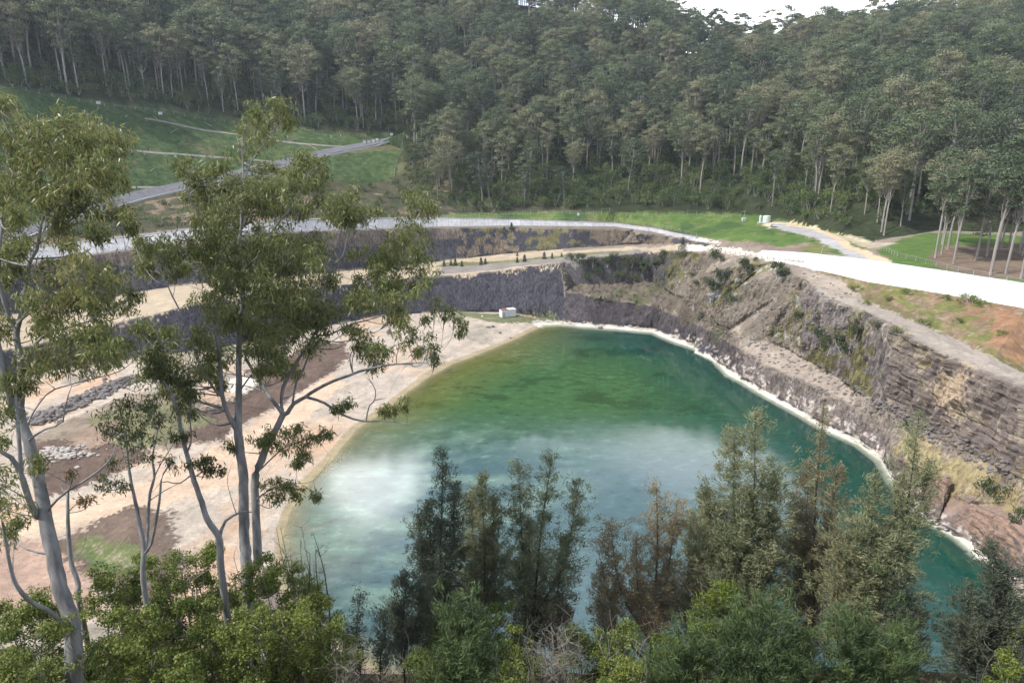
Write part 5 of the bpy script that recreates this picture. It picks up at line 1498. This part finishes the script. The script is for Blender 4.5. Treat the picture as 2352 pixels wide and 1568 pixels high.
for i, (x, y, s, lb) in enumerate([(1122, 752, .75, 'dark rock, left of a pair on the pale beach'), (1132, 751, .75, 'dark rock, right of a pair on the pale beach'), (1148, 765, .8, 'single dark rock on the beach below the pair'),
        (1172, 777, .55, 'thin dark rock at the water edge'), (1190, 790, .6, 'cream rock just in the shallow green water'), (1379, 754, .9, 'pale rock in the water under the dark cliff'),
        (1046, 752, .5, 'small dark rock on the left of the upper beach'), (893, 765, 1.0, 'pointed dark stump-like rock on the upper beach'), (855, 772, .6, 'low dark rock beside the stump-like rock on the beach'),
        (190, 876, .9, 'dark rock on the pale floor above the boulder row'), (240, 872, .9, 'dark rock above the right end of the boulder row'), (1108, 727, .5, 'small white rock left of the storage shed')]):
    rock(ghit(x, y), s, lb, seed=i, mat=M_WHITE if 'white' in lb or 'cream' in lb else M_STONE, flat=1.2 if 'pointed' in lb else .6)

# the long heap of quarry stone
m_ = MB()
P0 = [hit(78, 972), hit(140, 945), hit(200, 915), hit(260, 888), hit(300, 872)]
line = np.array(resample(P0, .5))
for i in range(640):
    p = line[rng.integers(0, len(line))]
    s = rng.uniform(.22, .8)
    v, f = rock(None, s, '', seed=i % 24)
    off = rng.normal(size=2) * 1.9
    a = rng.random() * 6.28
    c_, s_ = math.cos(a), math.sin(a)
    v = np.stack([v[:, 0] * c_ - v[:, 1] * s_, v[:, 0] * s_ + v[:, 1] * c_, v[:, 2]], 1)
    x, y = p[0] + off[0], p[1] + off[1]
    m_.add(v + [x, y, gz(x, y) + .3 + 1.1 * math.exp(-(off @ off) / 4) * rng.random()], f)
tag(m_.build('stone_heap', M_STONE), 'long heap of grey quarry stone on the pit floor behind the gum trunks', 'rocks', kind='stuff')
# pale rubble patch on the pit floor
m_ = MB(); pc = hit(140, 1045)
for i in range(130):
    v, f = rock(None, rng.uniform(.2, .6), '', seed=i % 24)
    x, y = pc[0] + rng.normal() * 3.4, pc[1] + rng.normal() * 1.7
    m_.add(v + [x, y, gz(x, y) + .15], f)
M_PALER = noisy_mat('pale_rubble', (.34, .31, .28), (.50, .46, .42), 1.0, bump=.2)
tag(m_.build('rubble', M_PALER), 'whitish rubble dumped between the dark mulch patches', 'rubble', kind='stuff')

# scree on the right hand slopes
m_ = MB()
for i in range(420):
    px, py = rng.uniform(1560, 1960), rng.uniform(600, 800)
    if py > 600 + (px - 1560) * .5 + 130 or py < 590 + max(0, (px - 1750)) * .35: continue
    h_ = ghit(px, py); v, f = rock(None, rng.uniform(.2, .5), '', seed=i % 24); m_.add(v + h_ + [0, 0, .0], f)
for i in range(420):
    px = rng.uniform(1720, 2330); t_ = (px - 1720) / 610
    py = 785 + t_ * 300 + rng.normal() * 16; h_ = ghit(px, py); v, f = rock(None, rng.uniform(.2, .55), '', seed=i % 24); m_.add(v + h_, f)
tag(m_.build('scree', M_STONE), 'loose grey stones scattered over the right-hand quarry slopes', 'stones', kind='stuff')

# water tanks beside the lawn
def tank(loc, r, h, label, name='water_tank'):
    e = empty(name, loc, label, 'tank')
    MB().tube([(0, 0, -.3), (0, 0, h)], [r, r], 24).build('shell', M_TANK, e, smooth=False)
    MB().tube([(0, 0, h), (0, 0, h + .12), (0, 0, h + .35), (0, 0, h + .42)], [r, r * .96, r * .35, .02], 24).build('lid', M_TANK, e)
    b = MB()
    for k in range(3): b.tube([(0, 0, h * (.25 + .25 * k)), (0, 0, h * (.25 + .25 * k) + .07)], [r * 1.02, r * 1.02], 24)
    b.build('hoop', M_TANK, e)
    MB().tube([(r, 0, .2), (r + .5, 0, .2), (r + .5, 0, -.3)], .06, 6).build('pipe', M_GALV, e)
tk = ghit(1760, 512)
tank(tk, 1.7, 3.0, 'large pale green round water tank by the lawn, thicker of the two')
tank(tk + [-2.6, .5, .1], .55, 2.9, 'slim pale green upright tank left of the large round tank')
pd_ = MB().box((0, 0, .1), (7.5, 4.0, .5)); o = pd_.build('concrete_slab', M_CONC); o.location = tk + [.4, 0, -.12]; tag(o, 'pale concrete slab under the two green tanks', 'slab')

# headwall with railing next to the gravel road
hw_ = ghit(1790, 519)
e = empty('drain_headwall', hw_, 'low concrete drain inlet with galvanised railing at the start of the gravel road', 'drain', rz=R(-28))
MB().box((0, 0, .3), (6.5, .35, 1.0)).box((-3.2, -1.4, .2), (.35, 2.8, .8)).box((3.2, -1.4, .2), (.35, 2.8, .8)).build('wall', M_CONC, e)
MB().box((0, -1.4, .02), (6.2, 2.6, .1)).build('floor', M_KERB, e)
r_ = MB()
for k in range(5): r_.tube([(-3 + 1.5 * k, .1, .7), (-3 + 1.5 * k, .1, 2.0)], .05, 5)
for z in (1.35, 1.95): r_.tube([(-3, .1, z), (3, .1, z)], .05, 5)
r_.build('railing', M_GALV, e)

def sign(px, py, w, h, label, post=.9, cat='sign'):
    p = ghit(px, py); e = empty('sign', p, label, cat)
    r = MB().tube([(-w * .3, 0, -.3), (-w * .3, 0, post)], .05, 5).tube([(w * .3, 0, -.3), (w * .3, 0, post)], .05, 5); r.build('post', M_GALV, e)
    MB().box((0, -.08, post + h / 2), (w, .06, h)).build('board', M_WHITE, e)
sign(1328, 497, 1.1, 1.3, 'small white board sign standing on the narrow lawn', .4)
def cube_tank(px, py, label):
    p = ghit(px, py); e = empty('liquid_container', p, label, 'container')
    MB().box((0, 0, .95), (1.5, 1.5, 1.3)).build('bottle', M_WHITE, e)
    MB().box((0, 0, .12), (1.6, 1.6, .24)).build('pallet', M_GALV, e)
    c = MB()
    for z in (.5, .95, 1.4):
        for s1 in (-1, 1): c.box((0, s1 * .77, z), (1.6, .05, .05)).box((s1 * .77, 0, z), (.05, 1.6, .05))
    for x in (-.77, 0, .77):
        for s1 in (-1, 1): c.box((x, s1 * .79, .95), (.05, .04, 1.3))
    c.build('cage', M_GALV, e)
for x, y, lb in [(227, 240, 'white caged liquid container, highest and furthest left on the green slope edge'), (369, 264, 'white caged liquid container, second from left along the forest edge'),
                 (561, 291, 'white caged liquid container nearest the top of the tallest gum'), (886, 330, 'white container, first of the white cluster beside the dark road end'), (897, 329, 'white container, second of the white cluster by the road end'),
                 (908, 327, 'white container, third of the white cluster by the road end'), (917, 324, 'white container, fourth of the white cluster by the road end'), (952, 312, 'white container at the top of the pale dirt patch'), (1708, 508, 'white box at the foot of the slim leaning pole')]:
    if 'cluster' in lb or 1: cube_tank(x * 1.0 if x > 1000 or x < 700 else x * .945 + 0, y, lb)
def pole(px, py, h, label, lean=0.0, arm=False, r=.07):
    p = ghit(px, py); e = empty('pole', p, label, 'pole')
    MB().tube([(0, 0, -.5), (lean * .5, 0, h * .5), (lean, 0, h)], [r, r * .9, r * .8], 6).build('mast', M_GALV, e)
    if arm: MB().tube([(lean, 0, h), (lean - 2.2, 0, h - .7)], .05, 5).build('arm', M_GALV, e)
pole(50, 270, 3.8, 'short pale post on the left of the green slope', r=.12)
pole(1705, 512, 5.6, 'slim grey pole with an angled arm behind the lawn', .9, True, .10)
pole(1882, 592, 3.4, 'leaning pale stake on the brown bank below the lawn', .8)

# timber guard rail along the haul road
for seg, (xa, ya, xb, yb, lb) in enumerate([(1625, 578, 1700, 585, 'timber post and rail fence on the road edge, left run'), (1712, 587, 1790, 598, 'timber post and rail fence on the road edge, middle run'), (1800, 600, 1845, 606, 'timber post and rail fence on the road edge, right run')]):
    A, B = ghit(xa, ya), ghit(xb, yb); n = max(3, int(np.linalg.norm(B - A) / 2.6))
    e = empty('road_fence', A, lb, 'fence'); pts = []
    for k in range(n + 1):
        p = A + (B - A) * k / n; p[2] = gz(p[0], p[1]); pts.append(p - A)
        MB().tube([p - A - [0, 0, .3], p - A + [0, 0, 1.15]], .11, 6).build('post', M_TIMB, e)
    r = MB()
    for z in (.55, 1.0): r.tube([q + [0, 0, z] for q in pts], .07, 5)
    r.build('rail', M_TIMB, e)

# wire fences
def wire_fence(px, label, h=2.0, gap=4.0):
    P = np.array(resample([hit(x, y) for x, y in px], gap)); P[:, 2] = [gz(a, b) for a, b in P[:, :2]]
    e = empty('wire_fence', P[0], label, 'fence')
    ps = MB()
    for p in P[:100]: pp = MB().tube([p - P[0] - [0, 0, .3], p - P[0] + [0, 0, h]], .06, 5).build('post', M_GALV, e)
    w = MB()
    for z in (.3, .8, 1.3, h - .05): w.tube(P - P[0] + [0, 0, z], .022, 3)
    w.build('wires', M_GALV, e)
wire_fence([(1062, 497), (1200, 492), (1400, 490), (1600, 494), (1700, 500)], 'tall wire fence along the back of the narrow lawn')
wire_fence([(1000, 499), (1200, 505), (1450, 513), (1530, 524), (1600, 542)], 'wire fence on the front edge of the lawn above the concrete wall', 1.3)
wire_fence([(0, 205), (120, 222), (240, 244), (400, 262), (560, 285), (700, 300), (840, 315)], 'wire fence between the green slope and the left forest', 1.8, 5)
wire_fence([(925, 330), (905, 410)], 'wire fence down the right side of the green slope', 1.8, 4)
wire_fence([(2010, 560), (2060, 590), (2200, 625), (2352, 655)], 'wire fence along the right-hand lawn behind the white wall', 1.4, 4)

# logs on the far green slope
def log_(p, L, r, rz, tilt, label, group):
    m = MB(); a = np.array([math.cos(rz), math.sin(rz), 0]) * L / 2
    q = [p - a, p, p + a]
    q = [np.array([v[0], v[1], gz(v[0], v[1]) + r * .6]) for v in q]
    m.tube(np.array(q) - p, [r, r * .9, r * .6], 7)
    m.tube([np.array(q[1]) - p, np.array(q[1]) - p + [math.sin(rz) * L * .12, math.cos(rz) * L * .12, .5]], [r * .4, r * .2], 4)
    o = m.build('fallen_log', M_LOG); o.location = p
    tag(o, label, 'log', group)
names = ['short', 'long', 'thin', 'thick']
for i in range(46):
    if i < 16:
        px, py = [(75, 283), (95, 275), (125, 272), (190, 264), (290, 268), (330, 352), (345, 345), (420, 326), (430, 332), (350, 390), (338, 440), (560, 380), (250, 345), (460, 345), (150, 300), (400, 300)][i]
    else:
        px = rng.uniform(20, 860); py = rng.uniform(225 + px * .11, 400 - px * .08)
    p = hit(px, py); L = rng.choice([3.0, 4.5, 7.0, 9.0]); r = rng.choice([.14, .22])
    side = 'far left end' if px < 150 else 'left part' if px < 320 else 'middle' if px < 560 else 'right part'
    hv = 'high' if py < 290 + px * .02 else 'low'
    lb = '%s bleached %s log lying %s on the %s of the green slope' % ('long' if L > 5 else 'short', 'thick' if r > .2 else 'thin', hv, side)
    log_(p, L, r, rng.uniform(0, 3.14), 0, lb, 'logs: %s %s, %s %s' % ('long' if L > 5 else 'short', 'thick' if r > .2 else 'thin', hv, side))

# ------------------------------------------------------------------ shrubs and saplings round the quarry
def small_bush(w, h, seed, mat, n=420, leaf=.3):
    tr, cr = far_bush(w, h, seed, n, leaf)
    return proto(tr, cr, M_FTR, mat, h, 's')
def small_con(w, h, seed, mat, n=420):
    global rng
    rng = np.random.default_rng(seed); tr, cr = MB(), MB()
    tr.tube([(0, 0, -.3), (rng.normal() * .15, rng.normal() * .15, h * .95)], [.09, .02], 5)
    f = rng.random(n) ** 1.3; a = rng.random(n) * 6.283; rr = w * .5 * (1 - f) ** .8 * rng.uniform(.3, 1.1, n)
    P_ = np.stack([np.cos(a) * rr, np.sin(a) * rr, h * (.08 + .92 * f)], 1)
    D = unit(np.stack([np.cos(a), np.sin(a), .8 + rng.normal(size=n) * .4], 1))
    cr.cards(P_ + rng.normal(size=(n, 3)) * w * .07, D, rng.uniform(.4, .8, n), rng.uniform(.10, .18, n))
    return proto(tr, cr, M_FTR, mat, h, 'c')
M_SHR = leaf_mat('slope_shrub_leaves', [(.028, .048, .026), (.05, .078, .034), (.08, .108, .042), (.12, .13, .055)], .5, .25, .5)
SB = [small_bush(3.2, 2.6, 301, M_SHR, 700), small_bush(2.4, 2.6, 302, M_SHR, 560), small_bush(3.6, 2.4, 303, M_BUSHB, 700)]
SCN = [small_con(1.8, 3.0, 311, M_CASD), small_con(1.5, 2.6, 312, M_CASD, 300), small_con(5.0, 8.0, 313, M_CASD, 1500)]
rng = np.random.default_rng(77)
def plant(kind, px, py, rpx, label, group=None, name=None):
    p = ghit(px, py); d = np.linalg.norm(p - CAM); wm = 2 * rpx * d / F
    pr = (SB if kind != 'c' else SCN)[{'b': rng.integers(0, 2), 'y': 2, 'c': 0 if rpx < 9 else 2}[kind]]
    sc = wm / {'b': 2.8, 'y': 3.6, 'c': 1.8 if rpx < 9 else 5.0}[kind]
    spawn(pr, name or ('sapling' if kind == 'c' else 'shrub'), p - [0, 0, .15], label, 'sapling' if kind == 'c' else 'shrub', group, sc=sc, rz=rng.uniform(0, 6.28))
ORD = ['first', 'second', 'third', 'fourth', 'fifth', 'sixth', 'seventh', 'eighth', 'ninth', 'tenth', 'eleventh', 'twelfth', 'thirteenth', 'fourteenth', 'fifteenth', 'sixteenth', 'seventeenth', 'eighteenth', 'nineteenth', 'twentieth']
def row(kind, pts, what, grp):
    for i, (x, y, r) in enumerate(sorted(pts)):
        plant(kind, x, y, r, '%s, %s from the left' % (what, ORD[i]), grp)
row('c', [(1020, 611, 4), (1036, 610, 4), (1046, 610, 5), (1061, 612, 4), (1105, 608, 5), (1115, 606, 4), (1188, 603, 4), (1205, 601, 5), (1250, 595, 5), (1268, 594, 4), (1188, 588, 3), (1290, 590, 3)], 'little dark sapling on the outer edge of the haul road', 'saplings along the haul road')
row('c', [(1175, 528, 5), (1158, 529, 3)], 'little dark sapling at the top of the upper rock face', 'saplings under the concrete wall')
plant('c', 1566, 592, 14, 'dark green conical tree, biggest on the bend of the haul road', name='conifer_tree')
row('b', [(1310, 598, 10), (1335, 605, 14), (1362, 612, 14), (1395, 612, 13), (1425, 640, 12), (1450, 612, 14), (1478, 622, 15), (1505, 618, 13), (1375, 632, 12), (1520, 600, 10), (1410, 595, 9), (1460, 645, 10), (1345, 640, 9)],
    'dark shrub on the upper rock face left of the road bend', 'shrubs on the upper rock face')
row('b', [(1525, 583, 6), (1598, 658, 9), (1610, 733, 7), (1630, 655, 11), (1660, 645, 16), (1645, 668, 12), (1640, 592, 13), (1680, 697, 13), (1707, 618, 15), (1718, 626, 12), (1785, 632, 18), (1802, 638, 14), (1655, 600, 9), (1590, 635, 6), (1735, 600, 6)],
    'green shrub on the grey slope below the road bend', 'shrubs on the grey slope')
row('b', [(1838, 728, 8), (1875, 770, 12), (1905, 788, 14), (1930, 795, 16), (1965, 775, 16), (2015, 752, 9), (1945, 812, 12), (2080, 985, 8), (1890, 800, 10)], 'green shrub halfway down the right-hand rock slope', 'shrubs on the right-hand rock slope')
row('y', [(2062, 765, 11), (2082, 676, 10), (2172, 688, 9), (2222, 696, 15), (2250, 702, 10), (1960, 668, 10), (1990, 700, 8), (2040, 690, 8), (2300, 770, 9), (2200, 740, 8), (2120, 745, 10)], 'bright green shrub on the orange bank under the white wall', 'shrubs on the orange bank')
row('b', [(2265, 1132, 18), (2345, 1200, 18)], 'round grey-green shrub on the dry grass shelf at the right', 'shrubs on the dry grass shelf')
row('b', [(1195, 716, 5), (1215, 718, 6), (1130, 716, 5), (1090, 716, 4), (1250, 722, 5)], 'low weedy shrub at the dark wall foot near the shed', 'weeds by the shed')
# dark vegetation between the concrete wall and the dark road
pts = []
for i in range(62):
    px = rng.uniform(150, 1010); lo_ = float(np.interp(px, [150, 250, 440, 640, 760, 900, 1010], [535, 497, 450, 430, 425, 420, 470])); hi_ = float(np.interp(px, [150, 600, 1010], [548, 506, 498]))
    py = rng.uniform(lo_ + 6, hi_); pts.append((px, py))
for i, (px, py) in enumerate(pts):
    side = 'left end, behind the left gum' if px < 330 else 'middle, behind the tallest gum' if px < 700 else 'right end, towards the lawn'
    p = hit(px, py); s = rng.uniform(.55, .95); k = int(rng.integers(0, 5))
    spawn(BUSHP[k], 'shrub', (p[0], p[1], gz(p[0], p[1]) - .3), 'dark %s above the concrete wall, %s' % (BD[k], side), 'shrub', 'bank shrubs: %s, %s' % (BD[k], side), sc=s, rz=rng.uniform(0, 6.28))
# trees on the bare ground behind the right-hand wall
for i, (px, py, sc_, lb) in enumerate([(2148, 592, .95, 'leaning pale gum, leftmost on the bare ground behind the white wall'), (2190, 606, .9, 'second gum from the left behind the white wall'), (2275, 630, 1.05, 'gum with a tall straight pale trunk behind the white wall'),
                                   (2310, 628, 1.0, 'gum right of the straight one behind the white wall'), (2345, 640, 1.0, 'rightmost gum behind the white wall, cut by the frame'), (2240, 600, .85, 'slim gum further back behind the white wall'), (2030, 540, .9, 'slender gum at the left end of the right-hand lawn')]):
    p = hit(px, py); spawn(EUCP[[5, 3, 5, 1, 7, 3, 5][i]], 'eucalypt_tree', (p[0], p[1], gz(p[0], p[1]) - .2), lb, 'tree', None, sc=sc_, rz=rng.uniform(0, 6.28))
OB = ['front', 'back']
for i in range(16):
    px, py = rng.uniform(2150, 2380), rng.uniform(556, 600)
    p = hit(px, py); k = int(rng.integers(0, 8))
    spawn(EUCP[k], 'eucalypt_tree', (p[0], p[1], gz(p[0], p[1]) - .2), '%s gum among the back rows on the bare ground at far right' % KD[k], 'tree', 'back gums at far right: ' + KD[k], sc=rng.uniform(.75, 1.0), rz=rng.uniform(0, 6.28))
for i, (px, py, lb) in enumerate([(1130, 470, 'bare white-trunked tree standing alone in the bushes behind the lawn'), (1840, 240, 'pale dead tree with many bare limbs on the hillside'), (2300, 200, 'large bare-limbed tree high on the right hillside')]):
    tr = bare_tree(26, 400 + i, .4); p = hit(px, py); o = tr.build('dead_tree', M_FTR); o.location = (p[0], p[1], gz(p[0], p[1])); tag(o, lb, 'tree')

# ------------------------------------------------------------------ the air
def haze(density):
    m = bpy.data.materials.new('haze'); m.use_nodes = True; t = m.node_tree
    t.nodes.remove(t.nodes['Principled BSDF'])
    v = nd(t, 'ShaderNodeVolumePrincipled'); v.inputs['Density'].default_value = density; v.inputs['Color'].default_value = (.80, .88, 1.0, 1); v.inputs['Anisotropy'].default_value = .2
    t.links.new(v.outputs[0], t.nodes['Material Output'].inputs['Volume'])
    b = MB().box((0, 350, (306 + zmin - 1.0) / 2), (3400, 2300, 306 - zmin + 1.0)); o = b.build('haze', m)
    return tag(o, 'thin bluish air between the viewer and the far hillside', 'haze', kind='stuff')
zmin, zmax = float(V[:, 2].min()), float(V[:, 2].max()); print('ground z', zmin, zmax)
haze(HAZE)
